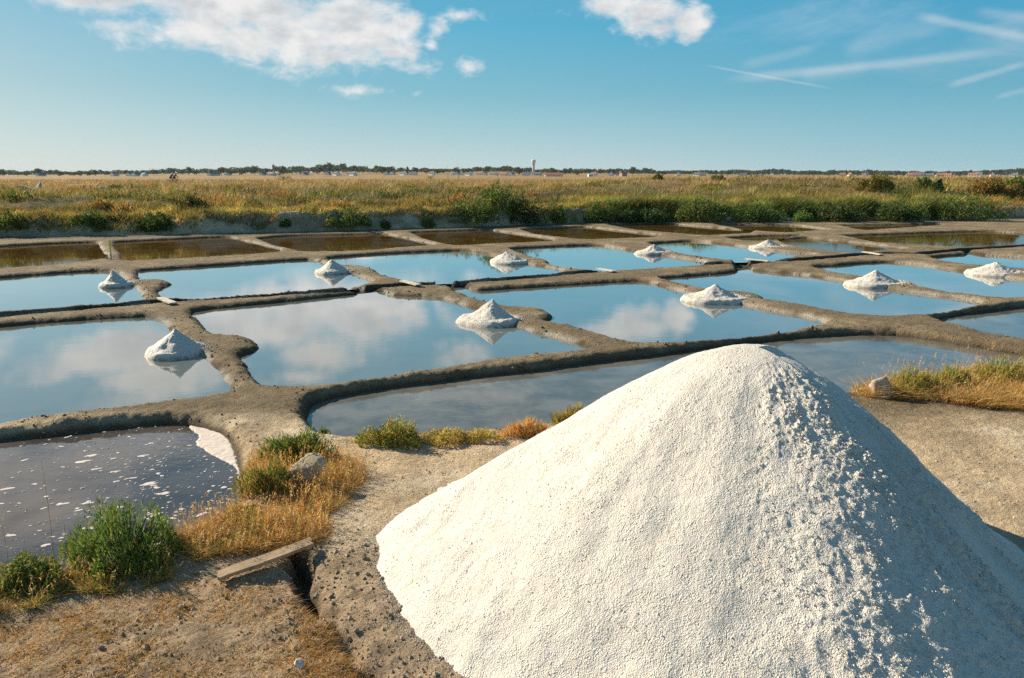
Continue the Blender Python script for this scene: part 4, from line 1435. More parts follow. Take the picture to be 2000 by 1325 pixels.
def shrub(px, py, wpx, hpx, label, cols, probs, n, seed, depth=.8, ll=.09, lw=.02, kind='leafy', name='shrub', group=None, cat='shrub', stems=True, at=None):
    rng = np.random.default_rng(seed)
    x, y, z = at if at else hit(px, py)
    pm = math.hypot(y * PC + (CH - z) * PS, 0) / FOC
    w, h = wpx * pm, hpx * pm
    C = pick(rng, n, probs, cols)
    V, F, Cc = shrub_mesh(name, w, w * depth, h, n, C, rng, ll, lw, kind)
    root = link(name, make_mesh(name, V, F, Cc, True, M_LEAF), label=label, cat=cat, group=group, loc=(x, y + w * depth * .25, z - .03))
    if stems:
        m = 14
        t = rng.uniform(0, 6.28, m)
        q = MB()
        for i in range(m):
            rr0 = rng.uniform(.2, .75)
            q.tube([(0.05 * math.cos(t[i]) * w, .05 * math.sin(t[i]) * w, -.03), (rr0 * .5 * w / 2 * math.cos(t[i]), rr0 * .5 * w * depth / 2 * math.sin(t[i]), h * .4),
                    (rr0 * w / 2 * math.cos(t[i]), rr0 * w * depth / 2 * math.sin(t[i]), h * .8)], [.012 * max(1, w), .008 * max(1, w), .004 * max(1, w)], 5, (.16, .12, .07))
        link('stems', q.mesh('stems', M_WOOD), root)
    return root


GR = 'shrubs on the bank beyond the ponds'
BANK = [
    (15, 452, 90, 30, 'dark green shrub at the left edge of the clay bank face', [GREEN, OLIVE, DARK]),
    (170, 448, 66, 24, 'low dark green shrub on the grey clay face, second shrub from the left edge', [GREEN, DARK, OLIVE]),
    (303, 456, 78, 30, 'dark dense shrub with flat top low on the clay bank', [GREEN * .8, DARK]),
    (372, 408, 56, 24, 'dark hollow shrub on the grass just above the grey clay face', [DARK, OLIVE * .6]),
    (665, 446, 108, 34, 'wide green shrub spreading over the bare grey clay wall', [GREEN, OLIVE]),
    (555, 448, 22, 18, 'tiny green shrub at the foot of the grey clay wall', [GREEN]),
    (752, 447, 20, 16, 'tiny green tuft at the foot of the bank behind the end of a clay bund', [GREEN]),
    (835, 444, 30, 16, 'small low green shrub at the foot of the bank left of the broad leafy shrub', [GREEN, OLIVE]),
    (912, 440, 118, 40, 'broad leafy green shrub in front of the tall dark one', [GREEN, OLIVE, GREEN * .8]),
    (972, 425, 85, 50, 'tall bright green bush rising above the bank in the middle', [GREEN * 1.2, OLIVE, GREEN]),
    (1020, 441, 80, 48, 'dark shrub at the foot of the bank in the middle', [DARK, OLIVE * .6, GREEN * .7]),
    (1086, 437, 42, 36, 'narrow bright green shrub before the pale stony patch', [GREEN * 1.2, OLIVE]),
    (1168, 436, 62, 34, 'rounded green shrub under the pale stony patch of the bank', [GREEN, DARK]),
    (1225, 436, 44, 24, 'low dark green shrub right of the rounded one under the stony patch', [DARK, GREEN]),
    (1275, 436, 70, 26, 'dark green shrub low under the tall grass slope', [GREEN * .9, DARK]),
    (1375, 435, 95, 42, 'leafy green shrub where the tall green grass begins', [GREEN, OLIVE, DARK]),
    (1480, 435, 100, 36, 'leafy dark green shrub low in the tall grass slope right of centre', [GREEN, DARK]),
    (1570, 434, 40, 20, 'small brighter green shrub at the foot of the tall grass', [GREEN * 1.4]),
    (1640, 434, 90, 40, 'dark green shrub below the tallest grass of the slope', [DARK, GREEN, OLIVE]),
    (1760, 434, 90, 40, 'dark shrub near the end of the tall green slope', [DARK, GREEN]),
    (1895, 432, 125, 46, 'large spreading green bush at the right end of the bank', [GREEN, OLIVE, GREEN * .8]),
    (1716, 374, 70, 27, 'round olive bush standing up on the crest of the bank', [OLIVE * .8, GOLD * .5]),
    (1806, 370, 44, 19, 'small green bush on the crest right of the round olive one', [GREEN, OLIVE]),
    (1832, 376, 24, 22, 'small dark bush on the crest beside a green one', [DARK, GREEN]),
    (1948, 388, 90, 40, 'rusty olive bush before the stony patch at the far right', [OLIVE * .8, RUST, GOLD * .6]),
    (1988, 372, 40, 22, 'green bush cut by the right edge of the photo', [GREEN, OLIVE]),
    (225, 378, 30, 14, 'low dark green bush in the pale tall grass at left', [GREEN, DARK]),
    (1285, 352, 20, 10, 'small round bush on the skyline of dry grass', [OLIVE * .7, DARK]),
    (1405, 355, 26, 12, 'darker round bush on the skyline of dry grass right of centre', [OLIVE * .6, GREEN]),
    (555, 352, 34, 9, 'low grey-green bush on the pale marsh below the church tower', [OLIVE * .8, GREEN * .8]),
    (840, 350, 18, 8, 'small green bush on the marsh left of the thistles', [GREEN, OLIVE]),
]
for i, (px_, py_, wp, hp, lb, cs) in enumerate(BANK):
    far = py_ < 400
    shrub(px_, py_, wp, hp, lb, cs, [1.0 / (k_ + 1) for k_ in range(len(cs))], int(min(2600, 260 + wp * hp * .62)), 400 + i, .7, .16 if not far else .28, .05 if not far else .09, group=GR)

# stalks on the skyline
def stalk(px, py, hpx, label, seed, col, heads=5, name='thistle', cat='thistle'):
    rng = np.random.default_rng(seed)
    x, y, z = hit(px, py)
    pm = y / FOC
    H = hpx * pm
    q = MB()
    q.tube([(0, 0, 0), (.02, 0, H * .5), (-.02, 0, H)], [.022, .016, .01], 5, col)
    hds = []
    for i in range(heads):
        t = rng.uniform(0, 6.28)
        zb = H * rng.uniform(.3, .85)
        l = H * rng.uniform(.15, .3)
        e_ = (l * math.cos(t) * .7, l * math.sin(t) * .7, zb + l * .8)
        q.tube([(0, 0, zb), (e_[0] * .6, e_[1] * .6, zb + l * .3), e_], [.012, .01, .008], 5, col)
        hd = MB()
        hds.append(hd)
        hd.tube([(e_[0], e_[1], e_[2] - .03), (e_[0], e_[1], e_[2] + .02), (e_[0], e_[1], e_[2] + .08)], [.03, .05, .02], 6, col)
    hd = MB()
    hds.append(hd)
    hd.tube([(-.02, 0, H - .02), (-.02, 0, H + .03), (-.02, 0, H + .1)], [.03, .055, .02], 6, col)
    root = link(name, q.mesh(name, M_LEAF), label=label, cat=cat, loc=(x, y, z - .05))
    for hd in hds:
        link('flower_head', hd.mesh('flower_head', M_LEAF), root)
    V, F, C = shrub_mesh('leaves', .5, .5, H * .5, 60, pick(rng, 60, [1], [np.array(col)]), rng, .2, .05, 'up')
    link('leaves', make_mesh('leaves', V, F, C, True, M_LEAF), root)


stalk(875, 352, 28, 'tall branching thistle breaking the skyline, the left one of a pair', 1, (.09, .10, .04))
stalk(896, 354, 31, 'tall branching thistle breaking the skyline, the right one of a pair', 2, (.09, .10, .04))
stalk(972, 362, 18, 'rusty brown dock stalk standing in the pale grass', 3, (.20, .08, .03), 4, 'dock_stalk', 'plant')
stalk(165, 374, 10, 'reddish dock plant in the grass above the left bank', 4, (.18, .05, .03), 5, 'dock_stalk', 'plant')
stalk(178, 374, 9, 'second reddish dock plant just right of another one', 5, (.18, .05, .03), 5, 'dock_stalk', 'plant')
stalk(748, 351, 12, 'slim pale post-like stalk on the skyline left of the thistles', 6, (.3, .3, .28), 1, 'dock_stalk', 'plant')


# near vegetation -------------------------------------------------
def near_grass(name, px0, px1, py0, py1, N, Lr, Wr, cols, probs, label, seed, poly=None, spread=.4, bend=.5, lean=(.15, 0), heads=0.0, avoid=True):
    rng = np.random.default_rng(seed)
    pts = []
    P = np.array(poly, float) if poly else None
    a_ = rng.uniform(px0, px1, N * 3)
    b_ = rng.uniform(py0, py1, N * 3)
    if P is not None:
        k_ = inside(a_, b_, P)
        a_, b_ = a_[k_], b_[k_]
    u = (a_ - 1000) / FOC
    v = (662.5 - b_) / FOC
    t = (.13 - CH) / (-PS + v * PC)
    X, Y = u * t, (PC + v * PS) * t
    dn = fbm(X * 6, Y * 6, o=3, seed=seed)
    k_ = rng.uniform(-.55, .35, len(X)) < dn
    X, Y = X[k_][:N], Y[k_][:N]
    _, Dd, *_r = pond_fields(X, Y)
    k_ = Dd > .0
    X, Y = X[k_], Y[k_]
    n = len(X)
    L = rng.uniform(*Lr, n) * (1 + .4 * vnoise(X * 5, Y * 5, seed=seed + 1))
    Wd = rng.uniform(*Wr, n)
    C = pick(rng, n, probs, cols)
    ex = []
    if heads > 0:
        m = rng.uniform(0, 1, n) < heads
        Bh = np.stack([X[m], Y[m], height(X[m], Y[m])], 1)
        Dh = upright(rng, m.sum(), .25, lean)
        Lh = L[m] * 1.5
        ex.append(ribbons(Bh, Dh, Lh, np.full(m.sum(), .0022), C[m], 2, .1, rng, .8))
        tip_ = Bh + Dh * (Lh * .95)[:, None]
        for j in range(5):
            dd = Dh + rng.normal(0, .5, Dh.shape)
            dd /= np.linalg.norm(dd, axis=1)[:, None]
            ex.append(ribbons(tip_ - Dh * (.012 * j), dd, np.full(m.sum(), .020), np.full(m.sum(), .0055), C[m] * 1.15, 2, .2, rng, .7))
    return grass_object(name, X, Y, L, Wd, C, label, 'grass', rng, spread, bend, 3, lean, ex)


near_grass('dry_grass', 330, 720, 860, 1090, 30000, (.06, .17), (.003, .0065), [GOLD * 1.1, STRAW, RUST * 1.2, OLIVE], [.5, .25, .13, .12],
           'golden dry grass growing round the pointed boulder', 501,
           [(470, 905), (520, 870), (600, 872), (680, 890), (712, 930), (690, 965), (640, 1000), (640, 1040), (560, 1060), (470, 1075), (380, 1090), (335, 1070), (345, 1030), (430, 1000), (475, 965)], .5, .6, heads=.05)
near_grass('green_ground_cover', 320, 560, 960, 1090, 14000, (.04, .09), (.004, .008), [OLIVE * 1.3, GREEN * 1.3, GOLD * 1.1, STRAW], [.45, .2, .25, .1],
           'yellow-green low plants between the dark pool and the board', 502,
           [(345, 1020), (430, 995), (500, 985), (540, 1010), (525, 1050), (450, 1075), (380, 1085), (335, 1065)], .55, .3)
near_grass('straw_litter', -60, 800, 1080, 1420, 42000, (.03, .09), (.0025, .0055), [GOLD, STRAW * 1.05, RUST, GOLD * .7], [.4, .3, .12, .18],
           'flattened straw and dry weeds over the near dark earth', 503,
           [(-60, 1160), (120, 1120), (250, 1150), (330, 1120), (420, 1130), (560, 1120), (600, 1180), (660, 1240), (730, 1340), (760, 1420), (-60, 1420)], 1.8, .6)
near_grass('bank_edge_grass', -80, 340, 1075, 1200, 15000, (.05, .14), (.003, .007), [GREEN * 1.2, OLIVE * 1.3, GOLD, STRAW * .9, RUST], [.22, .25, .3, .15, .08],
           'mixed green and dry grass along the shore of the dark pool', 504,
           [(-80, 1100), (0, 1085), (60, 1085), (120, 1105), (330, 1085), (340, 1120), (260, 1150), (120, 1150), (60, 1190), (-80, 1200)], .5, .4, heads=.04)
near_grass('right_shore_grass', 1640, 2200, 720, 830, 30000, (.12, .34), (.004, .009), [GOLD * 1.15, STRAW * 1.05, OLIVE, RUST * 1.1], [.5, .27, .13, .10],
           'golden dry grass thick along the shore behind the large pile', 505,
           [(1650, 752), (1700, 742), (1800, 738), (1900, 728), (2200, 735), (2200, 820), (2000, 800), (1900, 790), (1800, 778), (1740, 776), (1690, 772)], .5, .55, (.35, 0), heads=.03)
near_grass('green_shore_grass', 1690, 2200, 715, 760, 6000, (.12, .24), (.005, .009), [OLIVE * 1.5, GREEN * 1.5, GOLD], [.6, .28, .12],
           'fresh yellow-green grass at the water side of the dry grass', 506,
           [(1750, 748), (1800, 738), (1880, 732), (1990, 722), (2200, 722), (2200, 738), (1990, 740), (1880, 752), (1860, 765), (1780, 768)], .4, .4, (.2, 0))
near_grass('thin_dry_grass', 1690, 2100, 775, 860, 1800, (.03, .08), (.002, .004), [GOLD * .8, STRAW * .9], [.5, .5],
           'sparse dry tufts thinning out over the pale earth at right', 507, None, 1.0, .6)
near_grass('path_straw', 620, 800, 930, 1100, 2500, (.02, .06), (.0018, .003), [GOLD * .8, STRAW * .8], [.5, .5],
           'scattered dry straws on the tan path', 508, None, 1.6, .5)
near_grass('shore_tuft_grass', 640, 1160, 835, 862, 2600, (.03, .07), (.003, .005), [GOLD, OLIVE * 1.2, RUST * 1.2], [.5, .25, .25],
           'short reddish grass along the shore of the near pool', 509,
           [(640, 848), (720, 838), (900, 838), (1050, 826), (1150, 815), (1150, 830), (1060, 845), (900, 858), (760, 862), (650, 858)], .5, .4)
near_grass('gully_grass', 540, 780, 1130, 1420, 7000, (.03, .08), (.0025, .005), [GOLD * .8, RUST, STRAW * .8], [.5, .25, .25],
           'dry brown weeds along the rim of the gully', 510, [(560, 1150), (620, 1170), (700, 1260), (760, 1330), (740, 1420), (640, 1420), (600, 1300)], 1.0, .5)


def at(px, py, z=.12):
    x, y = unproj(px, py, z)
    return (x, y, float(height(x, y)[0]))


G2 = [GREEN * 1.45, OLIVE * 1.45, GREEN * 1.0]
shrub(0, 0, 214, 104, 'bushy bright green plant on the shore of the foam-flecked pool', G2, [.6, .25, .15], 6500, 601, .75, .042, .0085, 'up', 'green_bush', cat='bush', at=at(222, 1108))
shrub(0, 0, 128, 52, 'dense green plant on the junction of the clay bunds above the boulder', [GREEN * 1.2, OLIVE * 1.1, DARK * 1.5], [.6, .3, .1], 2200, 602, .6, .07, .009, 'up', 'green_bush', cat='bush', at=at(576, 893))
shrub(0, 0, 124, 50, 'yellow-green fleshy plant on the shore of the near pool, widest of its row', [OLIVE * 1.6, GREEN * 1.2, GOLD], [.55, .25, .2], 3600, 603, .6, .036, .012, 'leafy', 'shore_plant', cat='plant', at=at(762, 868))
shrub(0, 0, 148, 28, 'low yellow plant right of the widest yellow-green one on the shore', [OLIVE * 1.7, GOLD * 1.2, STRAW], [.5, .35, .15], 3000, 604, .5, .034, .011, 'leafy', 'shore_plant', cat='plant', at=at(892, 862))
shrub(0, 0, 100, 32, 'orange dry tuft on the shore between the low yellow plant and the pile', [GOLD * 1.2, RUST * 1.5, STRAW], [.5, .25, .25], 1800, 605, .5, .09, .006, 'up', 'dry_tuft', cat='tuft', at=at(1032, 850))
shrub(0, 0, 70, 40, 'green-gold grass tuft half hidden by the slope of the large pile', [OLIVE * 1.3, GOLD, GREEN], [.4, .4, .2], 1300, 606, .6, .10, .007, 'up', 'dry_tuft', cat='tuft', at=at(1118, 830))
shrub(0, 0, 140, 60, 'grey-green weed at the left edge beside the bushy plant', [GREEN * 1.2, OLIVE * 1.2, STRAW * .7], [.5, .3, .2], 2600, 607, .7, .045, .010, 'leafy', 'shore_plant', cat='plant', at=at(40, 1150))
shrub(0, 0, 24, 18, 'tiny green sprout at the water corner of the near pool', [GREEN * 1.3], [1], 160, 608, .7, .05, .007, 'up', 'sprout', cat='plant', at=at(632, 843))
shrub(0, 0, 100, 60, 'green grass clump on the slope left of the pointed boulder', [GREEN, OLIVE * 1.2, GOLD], [.45, .35, .2], 2200, 609, .9, .06, .007, 'up', 'grass_clump', cat='grass clump', at=at(515, 965))

for px_, py_, w_, h_, lb_, sd_ in [(1792, 770, 96, 46, 'bright yellow-green grass tuft right beside the square tan boulder', 611), (1868, 762, 70, 44, 'yellow-green grass tuft between two golden patches on the right shore', 612),
                                  (1968, 752, 110, 48, 'fresh green grass tuft on the right shore at the edge of the photo', 613)]:
    shrub(0, 0, w_, h_, lb_, [OLIVE * 1.8, GREEN * 1.5, GOLD], [.55, .25, .2], 2600, sd_, .6, .085, .007, 'up', 'grass_tuft', cat='grass tuft', at=at(px_, py_))


def oat(px, py, hpx, label, seed, drop=.35):
    """a single dry grass stem with nodding spikelets"""
    rng = np.random.default_rng(seed)
    x, y, z = at(px, py)
    pm = (y * PC + (CH - z) * PS) / FOC
    H = hpx * pm * 1.02
    ln = rng.normal(0, .06)
    q = MB()
    pts = [(ln * t * H, 0.02 * math.sin(t * 3), H * t) for t in np.linspace(0, 1, 7)]
    q.tube(pts, np.linspace(.0022, .0010, 7), 5, (.42, .30, .14))
    root = link('dry_grass_stem', q.mesh('dry_grass_stem', M_LEAF), label=label, cat='grass stem', loc=(x, y, z - .01))
    parts = []
    for t in np.linspace(1 - drop, 1, 13):
        b0 = np.array((ln * t * H, 0.0, H * t))
        for s_ in range(2):
            d = np.array((rng.normal(0, .7), rng.normal(0, .5), rng.uniform(-.1, .9)))
            d /= np.linalg.norm(d)
            b1 = b0 + d * rng.uniform(.005, .02)
            parts.append(ribbons(b1[None], (d * .5 + (0, 0, -.4))[None], np.array([rng.uniform(.012, .024)]), np.array([.005]), np.array([(.55, .42, .24)]), 2, .2, rng, .6))
    for V, F, C in parts:
        link('spikelet', make_mesh('spikelet', V, F, C, True, M_LEAF), root)


oat(102, 1092, 262, 'tallest dry grass stem crossing the dark pool, its tip before the clay bund', 1, .5)
oat(10, 1085, 140, 'straight dry grass stem at the left edge of the photo', 2, .2)
oat(190, 1060, 165, 'dry oat stem rising out of the bushy green plant', 3, .3)
oat(232, 1050, 100, 'shorter oat stem with full head above the bushy green plant', 4, .45)
oat(248, 1050, 95, 'leaning oat stem just right of the full-headed one', 5, .4)
oat(125, 1090, 130, 'bent oat stem between the tallest stem and the green plant', 6, .5)
oat(155, 1090, 105, 'low oat stem with scattered spikelets left of the green plant', 7, .6)
oat(402, 1015, 48, 'thin dry stem on the shore right of the green plant', 8, .5)
oat(85, 1092, 90, 'thin bare stem close to the tallest one', 9, .3)

# ------------------------------------------------------------------ the town and trees on the horizon
def tree_meshes(seed, shape):
    rng = np.random.default_rng(seed)
    H = 1.0
    cr = []
    nb = 8 if shape == 'round' else 6
    for i in range(nb):
        if shape == 'round':
            c = np.array((rng.normal(0, .26), rng.normal(0, .22), rng.uniform(.42, .8)))
            r = rng.uniform(.16, .27)
        elif shape == 'tall':
            c = np.array((rng.normal(0, .06), rng.normal(0, .06), .25 + .12 * i))
            r = .17 - .012 * i
        else:
            c = np.array((rng.normal(0, .42), rng.normal(0, .25), rng.uniform(.45, .72)))
            r = rng.uniform(.15, .25)
        n = 70
        d = rng.normal(size=(n, 3))
        d /= np.linalg.norm(d, axis=1)[:, None]
        p = c + d * r * rng.uniform(.75, 1.1, (n, 1))
        col = np.array((.055, .082, .030)) * rng.uniform(.55, 1.5, (n, 1))
        cr.append(ribbons(p, (d + rng.normal(0, .5, d.shape)) / 1.2, np.full(n, .13), np.full(n, .11), col, 2, .1, rng, .7))
    V, F, C = cat3(cr)
    crown = make_mesh('crown', V, F, C, True, M_LEAF)
    q = MB()
    q.tube([(0, 0, -.1), (.01, 0, .3), (.0, .01, .62)], [.04, .03, .015], 6, (.12, .09, .06))
    for i in range(4):
        t = i * 1.6 + .4
        q.tube([(0, 0, .28 + .06 * i), (.2 * math.cos(t), .2 * math.sin(t), .5 + .05 * i)], [.016, .008], 5, (.12, .09, .06))
    return crown, q.mesh('trunk', M_WOOD)


TM = [tree_meshes(700 + i, s_) for i, s_ in enumerate(['round', 'round', 'wide', 'wide', 'round', 'tall', 'round'])]
GT = 'trees along the horizon'


def where(px):
    for lim, w_ in [(120, 'at the far left end of the skyline'), (300, 'left of the cyclists'), (430, 'behind the cyclists'), (535, 'left of the church tower'), (620, 'right of the church tower'),
                    (780, 'before the long dark wood'), (870, 'left of the thistles'), (960, 'behind the thistles'), (1030, 'left of the water tower'), (1120, 'behind the red roofed building'),
                    (1215, 'left of the tallest round tree'), (1300, 'right of the tallest round tree'), (1450, 'over the salt pile'), (1600, 'over the tall green slope'), (1740, 'above the round olive bush'), (1860, 'right of the round olive bush')]:
        if px < lim:
            return w_
    return 'at the far right end of the skyline'
TLAB = {'round': 'round dark tree', 'wide': 'broad dark tree', 'tall': 'slim pointed dark tree'}


def far_tree(px, dist, hm, wm, k, label=None):
    x = (px - 1000) / FOC * dist / 1.0
    y = dist
    z = float(terrain_z(x, y)[0])
    e_ = bpy.data.objects.new('tree', None)
    COL.objects.link(e_)
    e_.location = (x, y, z - .3)
    e_.scale = (wm, wm, hm)
    e_.rotation_euler.z = (px * 7.13) % 6.28
    e_['label'] = label or (('small ' if hm < 8 else 'tall ' if hm > 14 else '') + TLAB[['round', 'round', 'wide', 'wide', 'round', 'tall', 'round'][k]] + ' ' + where(px))
    e_['category'] = 'tree'
    e_['group'] = GT
    link('crown', TM[k][0], e_)
    link('trunk', TM[k][1], e_)
    return e_


rng = np.random.default_rng(77)
top_px = np.array([(0, 9), (25, 13), (60, 8), (95, 11), (125, 12), (160, 8), (230, 10), (300, 10), (345, 14), (420, 15), (480, 17), (560, 16), (640, 22), (700, 21), (760, 16), (830, 14), (900, 16), (1000, 18), (1040, 15), (1110, 13),
                   (1180, 13), (1230, 15), (1300, 10), (1420, 11), (1500, 14), (1560, 9), (1640, 12), (1720, 9), (1810, 9), (1880, 9), (1960, 13), (2000, 12)], float)
for i in range(215):
    px_ = -60 + 2120 * (i + rng.uniform(-.3, .3)) / 215
    dist = rng.uniform(1250, 1700)
    tall = np.interp(px_, top_px[:, 0], top_px[:, 1])
    base_z = float(terrain_z((px_ - 1000) / FOC * dist, dist)[0])
    # height that reaches the tree line seen from the ponds
    hm = max(4.5, (tall * rng.uniform(.62, 1.02)) * dist / FOC - (base_z - CH) + 1.5)
    hm = min(hm, 19)
    far_tree(px_, dist, hm, rng.uniform(9, 15) * (1.2 if hm > 12 else .9), int(rng.choice([0, 1, 2, 3, 4, 6])))
for px_, hm, lb in [(801, 17, 'slim dark poplar standing alone over the houses'), (1230, 17, 'tallest round-topped tree right of the water tower'), (97, 15, 'lone rounded tree of the far left skyline'), (1790, 10, None), (1853, 10, None)]:
    far_tree(px_, 1240, hm * .8, 7 if px_ in (801,) else 9, 5 if px_ in (801, 1790, 1853) else 0, lb)

# wood behind
rng = np.random.default_rng(78)
N = 26000
pxw = rng.uniform(-150, 2150, N)
tall = np.interp(pxw, top_px[:, 0], top_px[:, 1]) * (.80 + .2 * vnoise(pxw * .06, pxw * 0, seed=3))
dist = rng.uniform(1760, 1960, N)
Xw = (pxw - 1000) / FOC * dist
zb = terrain_z(Xw, dist)
topz = CH + tall * dist / FOC
Zw = zb + (topz - zb) * rng.uniform(0, 1, N) ** .6
d = rng.normal(size=(N, 3))
d /= np.linalg.norm(d, axis=1)[:, None]
Vw, Fw, Cw = ribbons(np.stack([Xw, dist, np.maximum(Zw, zb)], 1), d, np.full(N, 4.0), np.full(N, 3.4), np.array((.05, .078, .03)) * rng.uniform(.6, 1.4, (N, 1)), 2, .1, rng, .7)
link('far_woods', make_mesh('far_woods', Vw, Fw, Cw, True, M_LEAF), label='dark wood closing the horizon behind the town', cat='woods', kind='stuff')


def house(px, dist, w, dpt, hw, hr, wallc, roofc, rz, label, name='house', group='houses of the far town', chim=True):
    x, y = (px - 1000) / FOC * dist, dist
    z = float(terrain_z(x, y)[0]) - .3
    e_ = bpy.data.objects.new(name, None)
    COL.objects.link(e_)
    e_.location = (x, y, z)
    e_.rotation_euler.z = rz
    e_['label'] = label
    e_['category'] = 'house'
    if group:
        e_['group'] = group
    q = MB()
    q.box((0, 0, hw / 2), (w, dpt, hw), 0, wallc)
    q.add([(-w / 2, -dpt / 2, hw), (-w / 2, dpt / 2, hw), (-w / 2, 0, hw + hr), (w / 2, -dpt / 2, hw), (w / 2, dpt / 2, hw), (w / 2, 0, hw + hr)], [(0, 2, 1), (3, 4, 5)], wallc)
    link('wall', q.mesh('wall', M_MATTE), e_)
    q = MB()
    ov = .4
    for s_ in (-1, 1):
        A = [(-w / 2 - ov, s_ * (dpt / 2 + ov), hw - ov * hr / (dpt / 2) + .05), (w / 2 + ov, s_ * (dpt / 2 + ov), hw - ov * hr / (dpt / 2) + .05), (w / 2 + ov, 0, hw + hr + .05), (-w / 2 - ov, 0, hw + hr + .05)]
        B = [(a_[0], a_[1], a_[2] + .22) for a_ in A]
        q.add(A + B, [(0, 1, 2, 3), (7, 6, 5, 4), (0, 4, 5, 1), (1, 5, 6, 2), (2, 6, 7, 3), (3, 7, 4, 0)], roofc)
    rf = link('roof', q.mesh('roof', M_MATTE), e_)
    if chim:
        q = MB()
        q.box((w * .32, .3, hw + hr + .4), (.9, .7, 1.6), 0, wallc)
        link('chimney', q.mesh('chimney', M_MATTE), rf)
    for i in range(3):
        q = MB()
        q.box((-w * .3 + i * w * .3, -dpt / 2 - .02, hw * .55), (1.1, .12, 1.3), 0, (.05, .06, .07))
        link('window', q.mesh('window', M_MATTE), e_)
    return e_


rng = np.random.default_rng(79)
HX = np.concatenate([rng.uniform(5, 110, 5), rng.uniform(230, 340, 7), rng.uniform(420, 560, 9), rng.uniform(600, 700, 6), rng.uniform(760, 1000, 19), rng.uniform(1000, 1060, 3), rng.uniform(1150, 1500, 8),
                     rng.uniform(1560, 1700, 5), rng.uniform(1730, 2010, 21)])
WC = [(.80, .77, .70), (.85, .83, .79), (.68, .60, .48)]
RC = [((.10, .10, .115), 'dark slate roof'), ((.34, .13, .07), 'red tiled roof'), ((.16, .15, .15), 'grey roof')]
for px_ in HX:
    wi, ri = int(rng.choice(3, p=[.4, .45, .15])), int(rng.choice(3, p=[.5, .2, .3]) if px_ < 1500 else rng.choice(3, p=[.2, .55, .25]))
    rz = float(rng.choice([-.5, -.8, 1.1, -.6, 1.4]))
    house(px_, rng.uniform(1180, 1290), rng.uniform(8, 13), rng.uniform(6.5, 8.5), rng.uniform(2.4, 3.6), rng.uniform(2.3, 3.4), WC[wi], RC[ri][0], rz,
          ['white', 'bright white', 'tan'][wi] + ' house with ' + RC[ri][1] + ' ' + where(px_))
house(1080, 1100, 26, 11, 3.0, 2.6, (.7, .66, .6), (.42, .12, .06), 0.0, 'long low building with bright red roof right of the water tower', 'long_building', None, False)
house(1149, 1090, 6, 5, 3.2, 1.6, (.8, .8, .78), (.6, .6, .6), .2, 'tiny white house by itself right of the red roofed building', 'house', None, False)
house(1212, 1150, 9, 8, 4.2, 2.6, (.40, .23, .17), (.3, .12, .08), .4, 'pinkish brick house among the trees under the tallest round tree', 'house', None)

# water tower
def tower(px, dist, topz, r, label):
    x, y = (px - 1000) / FOC * dist, dist
    z = float(terrain_z(x, y)[0])
    H = topz - z
    e_ = bpy.data.objects.new('water_tower', None)
    COL.objects.link(e_)
    e_.location = (x, y, z)
    e_['label'] = label
    e_['category'] = 'water tower'
    q = MB()
    q.lathe([(r * .82, -1), (r * .74, H * .3), (r * .7, H * .6), (r * .74, H * .68)], 20, (.62, .62, .60))
    link('shaft', q.mesh('shaft', M_MATTE, True), e_)
    q = MB()
    q.lathe([(r * .74, H * .68), (r * 1.12, H * .77), (r * 1.2, H * .80), (r * 1.2, H * .94), (r * 1.1, H * .965), (r * .3, H), (.05, H)], 24, (.72, .72, .71))
    tk = link('tank', q.mesh('tank', M_MATTE, False), e_)
    q = MB()
    q.lathe([(r * .76, H * .62), (r * .86, H * .63), (r * .86, H * .66), (r * .76, H * .67)], 20, (.35, .36, .36))
    link('gallery', q.mesh('gallery', M_MATTE), e_)
    q = MB()
    q.tube([(0, 0, H - .2), (0, 0, H + 2.2)], .09, 6, (.4, .4, .4))
    link('mast', q.mesh('mast', M_MATTE), tk)


tower(1041, 1300, CH + 31 * 1300 / FOC, 2.9, 'pale concrete water tower rising over the far tree line')


def spire(px, dist, top, w, label, roofc):
    x, y = (px - 1000) / FOC * dist, dist
    z = float(terrain_z(x, y)[0])
    H = CH + top * dist / FOC - z
    e_ = bpy.data.objects.new('church_tower', None)
    COL.objects.link(e_)
    e_.location = (x, y, z)
    e_['label'] = label
    e_['category'] = 'church tower'
    q = MB()
    q.box((0, 0, H * .36), (w, w, H * .76), .3, (.22, .20, .19))
    link('wall', q.mesh('wall', M_MATTE), e_)
    q = MB()
    q.lathe([(w * .62, H * .74), (w * .62, H * .78), (w * .5, H * .86), (w * .3, H * .92), (w * .08, H)], 8, roofc)
    link('roof', q.mesh('roof', M_MATTE), e_)
    q = MB()
    q.box((0, -w * .5, H * .6), (w * .3, w * .35, H * .12), .3, (.04, .04, .05))
    link('belfry_opening', q.mesh('belfry_opening', M_MATTE), e_)


spire(546, 1500, 22, 4.4, 'dark square church tower over the trees of the town at left', (.12, .12, .13))
spire(568, 1560, 18, 1.6, 'thin pale spire beside the square church tower', (.4, .4, .42))
# thin masts on the skyline
for px_, hp in [(310, 14), (317, 13), (324, 14), (1614, 12)]:
    q = MB()
    dist = 1500
    x, y = (px_ - 1000) / FOC * dist, dist
    z = float(terrain_z(x, y)[0])
    q.tube([(0, 0, 0), (0, 0, CH + hp * dist / FOC - z)], [.35, .2], 6, (.45, .46, .46))
    zt_ = CH + hp * dist / FOC - z
    q.box((0, 0, zt_), (2.2, .4, .4), .4, (.45, .46, .46))
    link('mast', q.mesh('mast', M_MATTE), None, 'thin grey mast standing up from the far skyline', 'mast', group='masts on the skyline', loc=(x, y, z))


